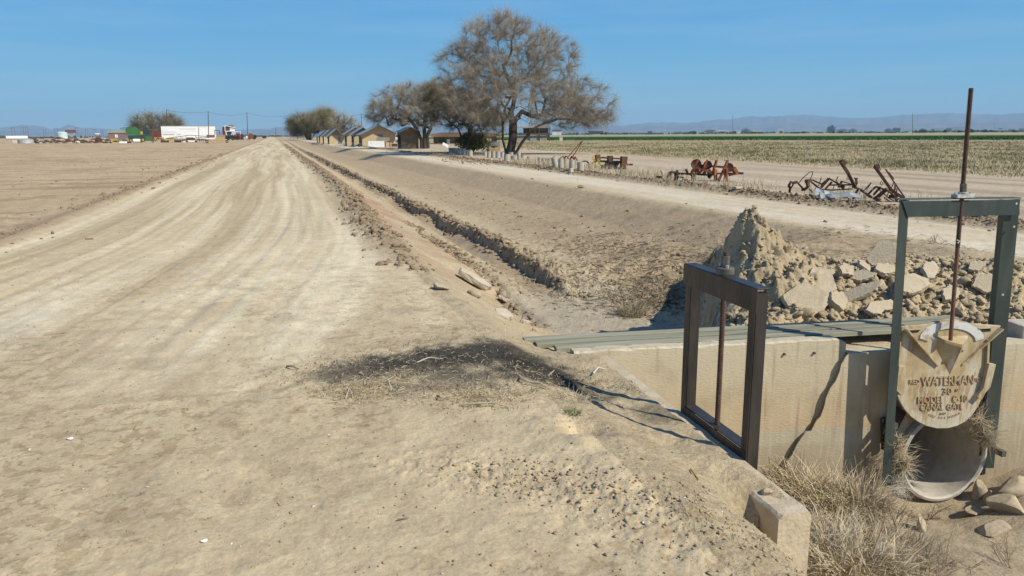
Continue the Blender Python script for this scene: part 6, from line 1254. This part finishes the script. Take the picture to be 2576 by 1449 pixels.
X0=1536.8+2400/2.479;X1=1536.8+2468/2.479;yb=278.1+130/2.479+.4
simple('pickup_truck','white pickup truck driving along the far edge of the green field','pickup truck',(X0+X1)/2,yb,[('box',X0,yb-5.2,X1,yb-1.5,4,white,'body'),('wedge',X0+6,yb-8.6,X0+17,yb-5.2,3.6,white,'cab',.2),('box',X0+8,yb-8,X0+15,yb-5.6,.05,glass,'window',.1),('wheel',X0+3,yb-3.4,X0+7,yb+.2,1,tyre,'wheel',-.3),('wheel',X1-7,yb-3.4,X1-3,yb+.2,1,tyre,'wheel',-.3)])
simple('white_trailer','small white trailer beside the road near the horizon','trailer',630,349.5,[('box',620,342,640,347.5,4,white,'body'),('wheel',624,346,628,349.5,.6,tyre,'wheel'),('wheel',632,346,636,349.5,.6,tyre,'wheel')])
# low dark hedge line far away
rg=np.random.default_rng(8); n=5000; az=YAW+np.radians(rg.uniform(-38,38,n)); r=rg.uniform(1300,2600,n); k=rg.random(n)<.3+.9*(vn(az*40,az*0,3)>.5); az=az[k];r=r[k]; n=len(r)
blades(np.stack([r*np.sin(az),r*np.cos(az),0*r-1],-1),2.5+5*rg.random(n)*vn(az*60,az*0,5),np.stack([0*r+.01,0*r],-1),6+6*rg.random(n),0*r,'far_hedge_line',ft2,seg=3,rg=rg)
tag(bpy.data.objects['far_hedge_line'],'far thin line of dark bushes along the horizon','tree line',kind='stuff')
def hills(nm,Rd,prof,amp,seed,mat):
    az0=YAW+math.radians(-40);az1=YAW+math.radians(40); na=900; azs=np.linspace(az0,az1,na); V=[]; rows=14
    pxs_=1288+F*np.tan(azs-YAW)/math.cos(PITCH)*1.0
    hp=np.interp(pxs_,[p[0] for p in prof],[p[1] for p in prof])
    jag=(fbm(azs*38,azs*0,seed,5)+.9*np.abs(fbm(azs*95,azs*0,seed+7,4)))*2*amp
    top=(hp+jag*np.minimum(1,hp/8))/F*Rd*math.cos(PITCH)
    for j in range(rows):
        t=j/(rows-1); rr_=Rd*(.86+.14*t)+0*azs; spur=1+.35*(fbm(azs*60+3,azs*0+t*2.2,seed+3,4)*2)*(1-t)*t*4
        zz=np.maximum(top,0)*(t**1.25)*spur+CH-(1-t)*40
        V.append(np.stack([rr_*np.sin(azs),rr_*np.cos(azs),zz],-1))
    V.append(np.stack([Rd*1.12*np.sin(azs),Rd*1.12*np.cos(azs),0*azs-40],-1))
    V=np.concatenate(V); I=np.arange(len(V)).reshape(rows+1,na); Fq=np.stack([I[:-1,:-1],I[:-1,1:],I[1:,1:],I[1:,:-1]],-1).reshape(-1,4); o=npmesh(nm,V,Fq,mat,smooth=False); tag(o,kind='structure')
hm=M('hill_rock',(.12,.105,.10),(.20,.17,.15),.002,.95)
hills('hills',15500,[(-300,14),(0,17),(60,25),(110,23),(135,16),(180,25),(215,19),(300,15),(420,14),(480,10),(560,9),(640,14),(700,19),(750,15),(900,12),(1400,14),(1560,20),(1650,24),(1760,26),(1820,31),(1880,36),(1980,38),(2060,37),(2150,32),(2250,34),(2350,37),(2430,38),(2500,34),(2560,36),(2900,30)],3.0,11,hm)
hills('hills',11500,[(-300,8),(0,10),(60,14),(140,9),(200,13),(300,6),(500,3),(650,9),(700,12),(745,9),(900,5),(1500,7),(1600,14),(1800,17),(2000,20),(2100,15),(2300,19),(2450,22),(2600,16),(2900,12)],3.0,23,hm)
# air
hb_=MB(); Rz=17600; nn=32; hb_.add([(Rz*math.sin(2*math.pi*i/nn),Rz*math.cos(2*math.pi*i/nn),z) for z in (-45,420) for i in range(nn)],[tuple(range(nn)),tuple(range(2*nn-1,nn-1,-1))]+[(i,i+nn,(i+1)%nn+nn,(i+1)%nn) for i in range(nn)])
vm=bpy.data.materials.new('air_haze'); vm.use_nodes=True; vn_=vm.node_tree; vn_.nodes.clear(); pv=vn_.nodes.new('ShaderNodeVolumePrincipled'); pv.inputs['Color'].default_value=(.48,.76,1,1); pv.inputs['Density'].default_value=HAZE; pv.inputs['Anisotropy'].default_value=.0
ov=vn_.nodes.new('ShaderNodeOutputMaterial'); vn_.links.new(pv.outputs[0],ov.inputs['Volume'])
o=hb_.build('haze',vm); tag(o,kind='stuff'); o['label']='thin blue dust haze over the flat land'; o['category']='haze'
